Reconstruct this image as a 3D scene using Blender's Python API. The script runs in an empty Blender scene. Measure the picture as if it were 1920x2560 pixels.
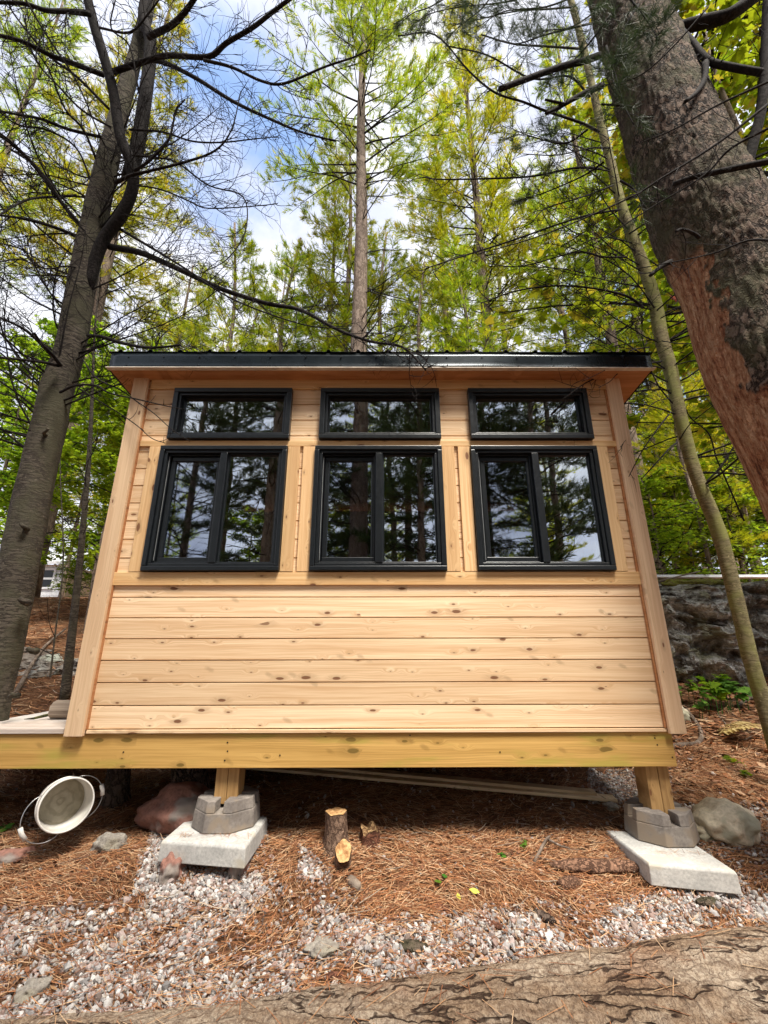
import bpy, math, random
import numpy as np
from mathutils import Vector, Matrix, noise
random.seed(7); RNG = np.random.default_rng(7)
PI = math.pi
scene = bpy.context.scene
COL = scene.collection

# ------------------------------------------------------------------ camera
PITCH, ROLL, YAW, FPX = math.radians(17.708), math.radians(-0.129), math.radians(0.31), 1100.0
FW = Vector((math.sin(YAW)*math.cos(PITCH), math.cos(YAW)*math.cos(PITCH), math.sin(PITCH)))
RT0 = Vector((math.cos(YAW), -math.sin(YAW), 0)); UP0 = RT0.cross(FW)
RT = RT0*math.cos(ROLL)+UP0*math.sin(ROLL); UP = UP0*math.cos(ROLL)-RT0*math.sin(ROLL)
CAM = Vector((0, 0, 1.0))
cd = bpy.data.cameras.new('camera'); cam = bpy.data.objects.new('camera', cd); COL.objects.link(cam)
cd.sensor_fit = 'VERTICAL'; cd.sensor_height = 36; cd.lens = FPX/2560*36
cd.clip_start = 0.02; cd.clip_end = 2000
cam.matrix_world = Matrix(((RT.x, UP.x, -FW.x, 0), (RT.y, UP.y, -FW.y, 0), (RT.z, UP.z, -FW.z, 1.0), (0, 0, 0, 1)))
scene.camera = cam

def ray(px, py): return FW+RT*((px-960)/FPX)-UP*((py-1280)/FPX)
def U(px, py, Y):
    d = ray(px, py); return CAM+d*(Y/d.y)
def UZ(px, py, Z):
    d = ray(px, py); return CAM+d*((Z-1.0)/d.z)
_f, _r, _u = np.array(FW), np.array(RT), np.array(UP)
def proj(P):
    d = np.asarray(P)-np.array([0, 0, 1.0]); z = np.maximum(d@_f, 1e-3)
    return 960+FPX*(d@_r)/z, 1280-FPX*(d@_u)/z

# ------------------------------------------------------------------ nodes
class NT:
    def __init__(s, name):
        s.m = bpy.data.materials.new(name); s.m.use_nodes = True
        s.t = s.m.node_tree; s.n = s.t.nodes; s.l = s.t.links
        s.b = s.n['Principled BSDF']; s.out = s.n['Material Output']
    def new(s, t, **k):
        n = s.n.new(t)
        for a, v in k.items(): setattr(n, a, v)
        return n
    def set(s, node, sock, v):
        if v is None: return
        if hasattr(v, 'is_linked') or isinstance(v, bpy.types.NodeSocket): s.l.new(v, node.inputs[sock])
        else: node.inputs[sock].default_value = v
    def math(s, op, a, b=None, c=None, clamp=False):
        n = s.new('ShaderNodeMath', operation=op); n.use_clamp = clamp
        s.set(n, 0, a)
        if b is not None: s.set(n, 1, b)
        if c is not None: s.set(n, 2, c)
        return n.outputs[0]
    def mapr(s, v, a, b, c=0, d=1, smooth=True):
        n = s.new('ShaderNodeMapRange', interpolation_type='SMOOTHSTEP' if smooth else 'LINEAR')
        for i, x in enumerate((v, a, b, c, d)): s.set(n, i, x)
        return n.outputs[0]
    def mix(s, f, a, b, mode='MIX'):
        n = s.new('ShaderNodeMix', data_type='RGBA', blend_type=mode)
        s.set(n, 0, f)
        for i, x in ((6, a), (7, b)):
            if isinstance(x, tuple) and len(x) == 3: x = x+(1,)
            s.set(n, i, x)
        return n.outputs[2]
    def noise(s, vec, sc, det=4, rough=.55, dist=0, dim='3D'):
        n = s.new('ShaderNodeTexNoise', noise_dimensions=dim)
        s.set(n, 'Vector', vec); n.inputs['Scale'].default_value = sc; n.inputs['Detail'].default_value = det
        n.inputs['Roughness'].default_value = rough; n.inputs['Distortion'].default_value = dist
        return n.outputs[0]
    def voro(s, vec, sc, feature='F1', dim='3D'):
        n = s.new('ShaderNodeTexVoronoi', feature=feature, voronoi_dimensions=dim)
        s.set(n, 'Vector', vec); n.inputs['Scale'].default_value = sc
        return n
    def ramp(s, f, stops):
        n = s.new('ShaderNodeValToRGB'); s.set(n, 0, f); e = n.color_ramp.elements
        while len(e) < len(stops): e.new(.5)
        for i, (p, c) in enumerate(stops): e[i].position = p; e[i].color = tuple(c)+(1,)
        return n.outputs[0]
    def obj(s): return s.new('ShaderNodeTexCoord').outputs['Object']
    def scale(s, vec, sc, off=(0, 0, 0)):
        n = s.new('ShaderNodeMapping'); s.set(n, 0, vec); n.inputs[3].default_value = sc; n.inputs[1].default_value = off
        return n.outputs[0]
    def xyz(s, vec):
        n = s.new('ShaderNodeSeparateXYZ'); s.set(n, 0, vec); return n.outputs
    def comb(s, x, y, z):
        n = s.new('ShaderNodeCombineXYZ'); s.set(n, 0, x); s.set(n, 1, y); s.set(n, 2, z); return n.outputs[0]
    def bump(s, h, strength=.5, dist=.01):
        n = s.new('ShaderNodeBump'); n.inputs['Strength'].default_value = strength; n.inputs['Distance'].default_value = dist
        s.set(n, 'Height', h); s.l.new(n.outputs[0], s.b.inputs['Normal']); return n
    def fin(s, color=None, rough=.7, spec=None, metal=None):
        if isinstance(color, tuple): color = color+(1,) if len(color) == 3 else color
        s.set(s.b, 'Base Color', color); s.set(s.b, 'Roughness', rough)
        if spec is not None: s.b.inputs['Specular IOR Level'].default_value = spec
        if metal is not None: s.b.inputs['Metallic'].default_value = metal
        return s.m

def wood(name, light, dark, axis='x', pitch=None, z0=0., knot=1.0, knotcol=(.16, .06, .025), green=None, seed=0., rough=.62, greycol=None):
    """sawn softwood: grain runs along `axis`; `pitch` gives each board its own piece of grain"""
    t = NT(name); o = t.xyz(t.obj())
    oi = t.new('ShaderNodeObjectInfo').outputs['Random']
    if axis == 'x': a, c, e = o[0], o[2], o[1]
    elif axis == 'z': a, c, e = o[2], o[0], o[1]
    else: a, c, e = o[1], o[0], o[2]
    if pitch:
        idx = t.math('FLOOR', t.math('DIVIDE', t.math('SUBTRACT', c, z0), pitch))
        wn = t.new('ShaderNodeTexWhiteNoise', noise_dimensions='1D'); t.set(wn, 'W', t.math('ADD', idx, seed+.37)); r = wn.outputs['Value']
        seg = t.math('FLOOR', t.math('ADD', t.math('MULTIPLY', a, .0), 0))
    else: r = t.math('ADD', oi, seed)
    a2 = t.math('ADD', a, t.math('MULTIPLY', r, 23.7)); c2 = t.math('ADD', c, t.math('MULTIPLY', r, 7.3))
    # knots
    kv = t.comb(t.math('MULTIPLY', a2, 6.5), t.math('MULTIPLY', c2, 17.0), t.math('MULTIPLY', e, 6.0))
    w = t.noise(t.comb(a2, c2, e), 26, 2); kd = t.voro(kv, 1.0, 'F1', '2D')
    kd.inputs['Randomness'].default_value = 1
    ksel = t.mapr(t.xyz(kd.outputs['Color'])[0], .64, .66)
    dist = t.math('ADD', kd.outputs['Distance'], t.math('MULTIPLY', t.math('SUBTRACT', w, .5), .10))
    size = t.math('MULTIPLY', t.math('ADD', .03, t.math('MULTIPLY', t.math('POWER', t.xyz(kd.outputs['Color'])[1], 3.5), .21)), knot)
    core = t.math('MULTIPLY', t.mapr(dist, t.math('MULTIPLY', size, .65), size, 1, 0), ksel)
    halo = t.math('MULTIPLY', t.mapr(dist, size, t.math('MULTIPLY', size, 3.2), 1, 0), ksel)
    # grain, bent round the knots
    bend = t.math('MULTIPLY', t.math('MULTIPLY', t.mapr(dist, 0, .45, 1, 0), ksel), .028)
    low = t.noise(t.comb(t.math('MULTIPLY', a2, .9), t.math('MULTIPLY', c2, 5), e), 1.0, 3)
    c3 = t.math('ADD', t.math('ADD', c2, bend), t.math('MULTIPLY', low, .035))
    g1 = t.noise(t.comb(t.math('MULTIPLY', a2, 1.2), t.math('MULTIPLY', c3, 95), t.math('MULTIPLY', e, 20)), 1.0, 3, .6)
    g2 = t.noise(t.comb(t.math('MULTIPLY', a2, .7), t.math('MULTIPLY', c3, 26), t.math('MULTIPLY', e, 8)), 1.0, 3, .6)
    g3 = t.noise(t.comb(t.math('MULTIPLY', a2, 6), t.math('MULTIPLY', c3, 320), e), 1.0, 2, .6)
    f = t.math('ADD', t.math('MULTIPLY', g1, .45), t.math('ADD', t.math('MULTIPLY', g2, .45), t.math('MULTIPLY', g3, .15)))
    col = t.ramp(t.mapr(f, .40, .62, 0, 1, False), [(0, light), (.55, tuple((x+y)/2 for x, y in zip(light, dark))), (1, dark)])
    tint = t.math('ADD', .83, t.math('MULTIPLY', t.math('FRACT', t.math('MULTIPLY', r, 7.77)), .28))
    col = t.mix(1.0, col, t.comb(tint, t.math('POWER', tint, 1.15), t.math('POWER', tint, 1.4)), 'MULTIPLY')
    if green:
        gm = t.mapr(t.noise(t.comb(t.math('MULTIPLY', a2, 1.6), t.math('MULTIPLY', c2, 9), e), 1.0, 4), .52, .68)
        col = t.mix(t.math('MULTIPLY', gm, .75), col, green)
    if greycol:
        gm = t.mapr(t.noise(t.comb(t.math('MULTIPLY', a2, 2.), t.math('MULTIPLY', c2, 14), e), 1.0, 4), .4, .6)
        col = t.mix(gm, col, greycol)
    stain = t.mapr(t.noise(t.comb(t.math('MULTIPLY', a, 1.1), t.math('MULTIPLY', c, 2.5), e), 1.3, 4), .5, .78)
    col = t.mix(t.math('MULTIPLY', stain, .42), col, dark)
    wv_ = t.new('ShaderNodeTexWave', wave_type='BANDS', bands_direction='Y'); t.set(wv_, 'Vector', t.comb(t.math('MULTIPLY', a2, .35), t.math('ADD', c3, t.math('MULTIPLY', low, .05)), 0)); wv_.inputs['Scale'].default_value = 26; wv_.inputs['Distortion'].default_value = 5; wv_.inputs['Detail'].default_value = 2; wv_.inputs['Detail Scale'].default_value = .6
    col = t.mix(t.math('MULTIPLY', t.mapr(wv_.outputs['Fac'], .55, .95), t.math('MULTIPLY', t.mapr(t.noise(t.comb(t.math('MULTIPLY', a2, .8), t.math('MULTIPLY', c2, 6), 3), 1.0, 2), .48, .6), .38)), col, tuple(x*.8 for x in dark))
    col = t.mix(t.math('MULTIPLY', halo, .45), col, tuple(x*.62 for x in dark))
    col = t.mix(t.math('MULTIPLY', core, .9), col, knotcol)
    k2 = t.voro(t.comb(t.math('ADD', t.math('MULTIPLY', a2, 4.4), t.math('MULTIPLY', c2, 4)), t.math('MULTIPLY', c2, 6.0), 0), 1.0, 'F1', '2D')
    s2 = t.mapr(t.xyz(k2.outputs['Color'])[2], .72, .74); d2 = t.math('ADD', k2.outputs['Distance'], t.math('MULTIPLY', t.math('SUBTRACT', w, .5), .14))
    col = t.mix(t.math('MULTIPLY', t.math('MULTIPLY', t.mapr(d2, .03, .13, 1, 0), s2), .50*min(1, knot)), col, tuple(x*.55 for x in dark))
    t.bump(t.math('SUBTRACT', f, t.math('MULTIPLY', core, .5)), .25, .003)
    return t.fin(col, t.math('ADD', rough, t.math('MULTIPLY', g1, .15)), .3)

def bark(name, c1, c2, sx=8, sz=2.2, strength=.8, dist=.02, moss=None, attr=None):
    """furrowed (sz < sx) or finely cross-streaked (sz > sx) bark from ridged, warped noise"""
    t = NT(name); o = t.obj(); wp = t.new('ShaderNodeTexNoise'); t.set(wp, 'Vector', o); wp.inputs['Scale'].default_value = sx*.55; wp.inputs['Detail'].default_value = 3
    ad = t.new('ShaderNodeVectorMath', operation='MULTIPLY_ADD'); t.set(ad, 0, wp.outputs['Color']); ad.inputs[1].default_value = ((1.6/sx,)*3 if sx > sz else (.45/sx, .45/sx, .30/sx)); t.set(ad, 2, o)
    v = t.scale(ad.outputs[0], (sx, sx, sz))
    n1 = t.noise(v, 2.2, 6, .7); ridge = t.math('ABSOLUTE', t.math('SUBTRACT', t.noise(v, 1.5, 4, .6), .5)); cr = t.mapr(ridge, .0, .085)
    f = t.math('MULTIPLY', n1, t.math('ADD', .35, t.math('MULTIPLY', cr, .65)))
    col = t.mix(t.mapr(f, .18, .60), c2, c1)
    big = t.noise(o, 2.6, 4); col = t.mix(t.mapr(big, .35, .65, 0, .55), col, tuple((x+y)*.36 for x, y in zip(c1, c2)))
    sp = t.mapr(t.noise(o, 46, 3), .62, .72); col = t.mix(t.math('MULTIPLY', sp, .45), col, tuple(min(1, x*2.0) for x in c1))
    if moss: col = t.mix(t.mapr(t.noise(o, 3.6, 6, .7), .42, .66, 0, .9), col, moss)
    if attr:
        at = t.new('ShaderNodeAttribute', attribute_name='peel').outputs['Fac']
        pn = t.noise(t.scale(o, (26, 26, 3)), 1, 6, .7); p2 = t.noise(t.scale(o, (60, 60, 22)), 1, 4, .7)
        pc = t.ramp(t.math('ADD', t.math('MULTIPLY', pn, .6), t.math('MULTIPLY', p2, .4)), [(.37, (.07, .03, .02)), (.44, (.26, .10, .05)), (.52, (.42, .22, .12)), (.64, (.58, .38, .24))])
        col = t.mix(at, col, pc)
    t.bump(t.math('ADD', f, t.math('MULTIPLY', t.noise(o, 70, 3), .25)), strength, dist)
    return t.fin(col, .9, .15)

def leafmat(name, c1, c2, c3=None, trans=.45, rough=.5, brown=0.):
    """foliage: colour by a per-leaf value and a big soft noise"""
    t = NT(name); at = t.new('ShaderNodeAttribute', attribute_name='rnd').outputs['Fac']
    oi = t.new('ShaderNodeObjectInfo').outputs['Random']
    gm = t.noise(t.obj(), .55, 3)
    f = t.math('ADD', t.math('MULTIPLY', at, .6), t.math('MULTIPLY', gm, .5))
    col = t.mix(t.mapr(f, .25, .8, 0, 1, False), c1, c2)
    if c3: col = t.mix(t.mapr(t.math('ADD', t.math('MULTIPLY', at, .5), t.math('MULTIPLY', t.noise(t.obj(), .8, 2), .7)), .66, .82), col, c3)
    hs = t.new('ShaderNodeHueSaturation'); t.set(hs, 'Hue', t.math('ADD', .485, t.math('MULTIPLY', oi, .03)))
    t.set(hs, 'Value', t.math('ADD', .82, t.math('MULTIPLY', oi, .36))); t.set(hs, 'Color', col); col = hs.outputs[0]
    t.fin(col, rough, .25)
    tr = t.new('ShaderNodeBsdfTranslucent'); t.set(tr, 'Color', col)
    mx = t.new('ShaderNodeMixShader'); mx.inputs[0].default_value = trans
    t.l.new(t.b.outputs[0], mx.inputs[1]); t.l.new(tr.outputs[0], mx.inputs[2]); t.l.new(mx.outputs[0], t.out.inputs[0])
    return t.m

def stone(name, c1, c2, spots=None, sc=6, b=.4, bd=.01):
    t = NT(name); o = t.obj(); n1 = t.noise(o, sc, 6, .62); n2 = t.noise(o, sc*9, 4, .6)
    col = t.mix(t.mapr(n1, .35, .65), c1, c2)
    col = t.mix(t.mapr(n2, .35, .75, 0, .5), col, tuple(x*.5 for x in c2))
    if spots: col = t.mix(t.mapr(t.noise(o, sc*.6, 4), .52, .62), col, spots)
    t.bump(t.math('ADD', n1, t.math('MULTIPLY', n2, .5)), b, bd)
    return t.fin(col, .88, .2)

def plain(name, c, rough=.5, spec=.5, metal=0, nv=.12, sc=20, bumpd=0.):
    t = NT(name); n = t.noise(t.obj(), sc, 5)
    col = t.mix(t.mapr(n, .3, .7), tuple(x*(1-nv) for x in c), tuple(min(1, x*(1+nv)) for x in c))
    if bumpd: t.bump(n, .3, bumpd)
    return t.fin(col, t.math('ADD', rough-.08, t.math('MULTIPLY', n, .16)), spec, metal)

MAT = {}
MAT['siding'] = wood('siding_wood', (.92, .70, .455), (.70, .45, .245), 'x', .1205, .5965, 1.0)
MAT['trimx'] = wood('trim_wood_horizontal', (.80, .56, .29), (.62, .36, .15), 'x', None, 0, 1.0, seed=.3)
MAT['trimz'] = wood('trim_wood_vertical', (.80, .55, .29), (.62, .36, .16), 'z', None, 0, 1.0, seed=.6)
MAT['corner'] = wood('corner_board_wood', (.78, .57, .36), (.62, .41, .24), 'z', None, 0, .55, seed=.1)
MAT['soffit'] = wood('soffit_wood', (.55, .27, .12), (.38, .16, .06), 'x', None, 0, 1.0)
MAT['joist'] = wood('treated_beam_wood', (.72, .45, .145), (.48, .275, .07), 'x', None, 0, 1.25, knotcol=(.16, .10, .02), green=(.36, .31, .055))
MAT['post'] = wood('treated_post_wood', (.52, .32, .13), (.34, .19, .07), 'z', None, 0, .8)
MAT['plank'] = wood('loose_plank_wood', (.74, .58, .37), (.50, .36, .20), 'x', None, 0, .8)
MAT['deck'] = wood('weathered_deck_wood', (.60, .52, .45), (.42, .34, .28), 'x', .14, 2.68, .6, greycol=(.56, .52, .48))
MAT['greywood'] = wood('grey_wood', (.34, .28, .22), (.16, .12, .09), 'x', None, 0, 1)
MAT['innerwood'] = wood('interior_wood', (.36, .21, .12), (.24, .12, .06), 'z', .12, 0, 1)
MAT['roof'] = plain('roof_metal', (.012, .018, .022), .26, .6, .55, .2, 5)
MAT['black'] = plain('window_black', (.006, .008, .010), .32, .5, 0, .15, 40)
MAT['bead'] = plain('glazing_bead_grey', (.22, .23, .23), .4)
MAT['white'] = plain('white_plastic', (.68, .65, .59), .45, .4, 0, .14, 9)
MAT['wire'] = plain('galvanised_wire', (.45, .45, .44), .35, .5, .8)
MAT['paint'] = plain('white_paint', (.84, .86, .87), .5)
MAT['screw'] = plain('screw_metal', (.05, .035, .02), .4, .5, .5)
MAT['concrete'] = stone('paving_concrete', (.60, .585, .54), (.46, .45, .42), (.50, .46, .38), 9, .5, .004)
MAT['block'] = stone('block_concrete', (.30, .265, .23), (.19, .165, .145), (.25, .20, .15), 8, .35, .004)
MAT['boulder'] = stone('boulder_granite', (.70, .61, .44), (.52, .44, .32), (.37, .35, .25), 7, .5, .01)
MAT['pink'] = stone('pink_granite', (.34, .17, .125), (.22, .115, .09), (.26, .22, .19), 8, .5, .01)
MAT['grey'] = stone('grey_granite', (.36, .33, .28), (.22, .19, .16), (.30, .27, .21), 12, .9, .012)
MAT['outcrop'] = stone('outcrop_rock', (.66, .65, .61), (.085, .075, .06), (.24, .23, .16), 6, 1.0, .06)
MAT['ledge'] = stone('ledge_rock', (.30, .29, .26), (.14, .10, .075), (.34, .36, .30), 2.8, .9, .03)
MAT['bark_l'] = bark('grey_brown_bark', (.12, .10, .078), (.032, .026, .021), 7, 26, .6, .008, (.075, .07, .045))
MAT['bark_m'] = bark('mossy_bark', (.25, .21, .115), (.10, .08, .04), 8, 34, .45, .006, (.19, .19, .06))
MAT['bark_b'] = bark('big_pine_bark', (.24, .175, .135), (.012, .008, .007), 17, 7, 1.0, .03, (.085, .08, .045), True)
MAT['bark_bg'] = bark('background_pine_bark', (.27, .21, .165), (.11, .08, .06), 6, 2, .8, .02)
MAT['bark_stump'] = bark('stump_bark', (.34, .22, .15), (.07, .04, .028), 22, 9, 1, .015)
MAT['bark_dark'] = bark('dark_branch_bark', (.034, .028, .026), (.010, .009, .008), 20, 20, .5, .004)
MAT['twig'] = plain('twig_bark', (.020, .017, .017), .9, .1, 0, .3, 30)
MAT['cut'] = None
t = NT('cut_wood'); o = t.obj(); t.bump(t.noise(o, 90, 4), .8, .004)
MAT['cut'] = t.fin(t.mix(t.mapr(t.noise(o, 34, 5, .7), .35, .65), (.27, .13, .05), (.60, .38, .17)), .85, .2)
MAT['pine'] = leafmat('pine_needles', (.17, .235, .008), (.42, .50, .016), (.50, .46, .020), .62)
MAT['pine_y'] = leafmat('yellowing_pine_needles', (.27, .31, .008), (.54, .56, .016), (.60, .50, .022), .62)
MAT['pine_near'] = leafmat('near_pine_needles', (.022, .040, .015), (.06, .085, .028), None, .25)
MAT['maple'] = leafmat('maple_leaves', (.10, .185, .008), (.32, .42, .016), None, .55)
MAT['maple_y'] = leafmat('yellow_green_leaves', (.16, .23, .006), (.38, .44, .016), (.50, .40, .03), .55)
MAT['seed'] = leafmat('seedling_leaves', (.05, .14, .02), (.14, .30, .03), None, .35)
MAT['fern'] = leafmat('dry_fern', (.45, .34, .12), (.60, .48, .22), None, .35)
MAT['redleaf'] = plain('red_leaf', (.45, .05, .02), .6)
MAT['yleaf'] = plain('yellow_leaf', (.55, .55, .05), .6)
MAT['bark_piece'] = bark('bark_piece', (.20, .085, .05), (.07, .03, .02), 20, 20, .8, .01)

def colattr_mat(name, rough=.85, spec=.2, bumps=0):
    t = NT(name); c = t.new('ShaderNodeAttribute', attribute_name='col').outputs['Color']
    n = t.noise(t.obj(), 120, 3); c = t.mix(t.mapr(n, .3, .7, 0, .35), c, t.mix(1, c, (.55, .52, .5), 'MULTIPLY'))
    return t.fin(c, rough, spec)
MAT['col'] = colattr_mat('mixed_colour_pieces')

# glass: mostly mirror at this exposure, the rest looks into the dark room
t = NT('window_glass')
gl = t.new('ShaderNodeBsdfGlossy'); gl.inputs['Roughness'].default_value = .0; gl.inputs['Color'].default_value = (.93, .97, 1, 1)
tr = t.new('ShaderNodeBsdfTransparent'); tr.inputs['Color'].default_value = (.75, .8, .8, 1)
wv = t.noise(t.scale(t.obj(), (1, 1, 1.6)), 3.2, 2); bp = t.new('ShaderNodeBump'); bp.inputs['Strength'].default_value = .10; bp.inputs['Distance'].default_value = .006
t.set(bp, 'Height', wv); t.l.new(bp.outputs[0], gl.inputs['Normal'])
fr = t.new('ShaderNodeFresnel'); fr.inputs[0].default_value = 1.5
mx = t.new('ShaderNodeMixShader'); t.set(mx, 0, t.math('ADD', t.math('MULTIPLY', fr.outputs[0], 1.0), .38, clamp=True))
t.l.new(tr.outputs[0], mx.inputs[1]); t.l.new(gl.outputs[0], mx.inputs[2]); t.l.new(mx.outputs[0], t.out.inputs[0])
MAT['glass'] = t.m
t = NT('window_glass_screened')  # sliding sash with an insect screen behind: duller
gl = t.new('ShaderNodeBsdfGlossy'); gl.inputs['Roughness'].default_value = .02; gl.inputs['Color'].default_value = (.80, .88, 1, 1)
tr = t.new('ShaderNodeBsdfTransparent'); tr.inputs['Color'].default_value = (.6, .62, .62, 1)
mx = t.new('ShaderNodeMixShader'); mx.inputs[0].default_value = .30
t.l.new(tr.outputs[0], mx.inputs[1]); t.l.new(gl.outputs[0], mx.inputs[2]); t.l.new(mx.outputs[0], t.out.inputs[0])
MAT['glass2'] = t.m

# ------------------------------------------------------------------ object helpers
def tag(o, label=None, cat=None, group=None, kind=None):
    if label: o['label'] = label
    if cat: o['category'] = cat
    if group: o['group'] = group
    if kind: o['kind'] = kind
    return o
def empty(name, loc, label=None, cat=None, group=None):
    o = bpy.data.objects.new(name, None); o.empty_display_size = .1; COL.objects.link(o); o.location = loc
    return tag(o, label, cat, group)
def link(name, me, mat, parent=None, smooth=False, bevel=0):
    if mat is not None: me.materials.append(mat)
    o = bpy.data.objects.new(name, me); COL.objects.link(o)
    if parent is not None:
        o.parent = parent
        # meshes are written in world coordinates; undo the chain of parents
        L = Vector(); p = parent
        while p is not None:
            if p.type == 'EMPTY': L += p.location
            p = p.parent
        o.matrix_parent_inverse = Matrix.Translation(-L) if parent.type == 'EMPTY' else Matrix.Identity(4)
    me.polygons.foreach_set('use_smooth', [bool(smooth)]*len(me.polygons))
    if bevel:
        b = o.modifiers.new('b', 'BEVEL'); b.width = bevel; b.segments = 2; b.limit_method = 'ANGLE'
    return o
class MB:
    def __init__(s): s.v = []; s.f = []
    def box(s, x0, x1, y0, y1, z0, z1):
        n = len(s.v)
        s.v += [(x0, y0, z0), (x1, y0, z0), (x1, y1, z0), (x0, y1, z0), (x0, y0, z1), (x1, y0, z1), (x1, y1, z1), (x0, y1, z1)]
        s.f += [tuple(n+i for i in q) for q in ((0, 3, 2, 1), (4, 5, 6, 7), (0, 1, 5, 4), (1, 2, 6, 5), (2, 3, 7, 6), (3, 0, 4, 7))]
        return s
    def prism(s, poly, y0, y1, axis='y'):
        """poly: list of 2-D points; extruded along axis"""
        n = len(s.v); k = len(poly)
        def P(a, b, c): return {'y': (a, c, b), 'x': (c, a, b), 'z': (a, b, c)}[axis]
        s.v += [P(a, b, y0) for a, b in poly]+[P(a, b, y1) for a, b in poly]
        s.f.append(tuple(n+i for i in range(k))); s.f.append(tuple(n+k+i for i in reversed(range(k))))
        for i in range(k):
            j = (i+1) % k; s.f.append((n+j, n+i, n+k+i, n+k+j))
        return s
    def ring(s, x0, x1, z0, z1, w, y0, y1):
        s.box(x0, x1, y0, y1, z1-w, z1); s.box(x0, x1, y0, y1, z0, z0+w)
        s.box(x0, x0+w, y0, y1, z0+w, z1-w); s.box(x1-w, x1, y0, y1, z0+w, z1-w); return s
    def tube(s, pts, rad, n=8, cap=True):
        pts = [Vector(p) for p in pts]; m = len(pts)
        if not hasattr(rad, '__len__'): rad = [rad]*m
        d = (pts[1]-pts[0]).normalized(); a = d.orthogonal().normalized(); base = len(s.v)
        for i, p in enumerate(pts):
            if 0 < i < m-1: d = (pts[i+1]-pts[i-1])
            elif i == m-1: d = pts[i]-pts[i-1]
            if d.length < 1e-9: d = Vector((0, 0, 1))
            d = d.normalized(); a = a-d*a.dot(d)
            if a.length < 1e-6: a = d.orthogonal()
            a.normalize(); b = d.cross(a)
            for j in range(n):
                t_ = 2*PI*j/n; q = p+(a*math.cos(t_)+b*math.sin(t_))*rad[i]; s.v.append((q.x, q.y, q.z))
        for i in range(m-1):
            for j in range(n):
                k = (j+1) % n; s.f.append((base+i*n+j, base+i*n+k, base+(i+1)*n+k, base+(i+1)*n+j))
        if cap and n > 3:
            s.f.append(tuple(base+j for j in reversed(range(n)))); s.f.append(tuple(base+(m-1)*n+j for j in range(n)))
        return s
    def mesh(s, name):
        me = bpy.data.meshes.new(name); me.from_pydata(s.v, [], s.f); me.update(); return me
    def build(s, name, mat, parent=None, smooth=False, bevel=0):
        return link(name, s.mesh(name), mat, parent, smooth, bevel)
def np_mesh(name, V, F, rnd=None, col=None):
    V = np.asarray(V, np.float32).reshape(-1, 3); F = np.asarray(F, np.int32); k = F.shape[1]
    me = bpy.data.meshes.new(name); me.vertices.add(len(V)); me.vertices.foreach_set('co', V.ravel())
    me.loops.add(F.size); me.loops.foreach_set('vertex_index', F.ravel())
    me.polygons.add(len(F)); me.polygons.foreach_set('loop_start', np.arange(len(F), dtype=np.int32)*k)
    if rnd is not None:
        a = me.attributes.new('rnd', 'FLOAT', 'POINT'); a.data.foreach_set('value', np.asarray(rnd, np.float32))
    if col is not None:
        a = me.attributes.new('col', 'FLOAT_COLOR', 'POINT'); c = np.ones((len(V), 4), np.float32); c[:, :3] = col
        a.data.foreach_set('color', c.ravel())
    me.update(calc_edges=True); me.validate(); return me
def children(o): return [c for c in COL.objects if c.parent is o]
def copy_tree(root, kids):
    c = root.copy(); COL.objects.link(c)
    for k in kids:
        q = k.copy(); COL.objects.link(q); q.parent = c
    return c
def smooth_path(pts, sub=6):
    pts = [Vector(p) for p in pts]; P = [pts[0]*2-pts[1]]+pts+[pts[-1]*2-pts[-2]]; out = []
    for i in range(1, len(P)-2):
        a, b, c, d = P[i-1:i+3]
        for k in range(sub):
            t_ = k/sub; out.append(.5*((2*b)+(c-a)*t_+(2*a-5*b+4*c-d)*t_*t_+(3*b-a-3*c+d)*t_**3))
    out.append(pts[-1]); return out

# ------------------------------------------------------------------ terrain
def sst(a, b, x):
    t_ = min(1, max(0, (x-a)/(b-a))); return t_*t_*(3-2*t_)
def lerp_tab(tab, x):
    if x <= tab[0][0]: return tab[0][1]
    for (a, u), (b, v) in zip(tab, tab[1:]):
        if x <= b: return u+(v-u)*(x-a)/(b-a)
    return tab[-1][1]
T_MID = [(-40, -1.2), (-6, -.55), (0, -.36), (1.2, -.26), (2.45, -.055), (2.9, .04), (4.0, .26), (5.3, .32), (6.3, 1.5), (8, 1.9), (14, 2.6), (40, 4.5), (300, 9)]
T_R = [(-40, -1.2), (-6, -.55), (0, -.36), (1.2, -.26), (2.4, -.09), (2.75, .06), (3.5, .33), (4.45, .62), (5.1, .85), (5.6, 1.78), (8, 2.0), (14, 2.5), (40, 4.5), (300, 9)]
T_L = [(-40, -1.2), (-6, -.55), (0, -.36), (1.2, -.26), (2.5, .0), (2.9, .08), (3.5, .36), (4.1, .60), (4.9, .80), (5.3, 1.06), (8, 1.9), (14, 2.55), (40, 4.5), (300, 9)]
def H0(x, y):
    m = lerp_tab(T_MID, y)
    if x > 0: return m+(lerp_tab(T_R, y)-m)*sst(1.5, 2.2, x)
    return m+(lerp_tab(T_L, y)-m)*sst(1.8, 2.5, -x)
def H(x, y):
    z = H0(x, y); k = min(1, .3+abs(y)*.1)
    n = noise.fractal(Vector((x*1.3, y*1.3, 0)), 1, 2, 4)*.035*k
    n += noise.noise(Vector((x*7, y*7, 3)))*.008
    far = max(0, math.hypot(x, y)-9)
    n += noise.noise(Vector((x*.12, y*.12, 5)))*min(.9, far*.05)
    return z+n
N1, N2 = 420, 420
def warp(u, k, c): return np.sinh(u*k)/np.sinh(k)*c
us = np.linspace(-1, 1, N1); xs = warp(us, 6.6, 220)
vs = np.linspace(-1, 1, N2); ys = warp(vs, 6.6, 220)+2.6
V = []
for y in ys:
    for x in xs: V.append((x, y, H(x, y)))
ii = np.arange(N1*N2).reshape(N2, N1)
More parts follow.
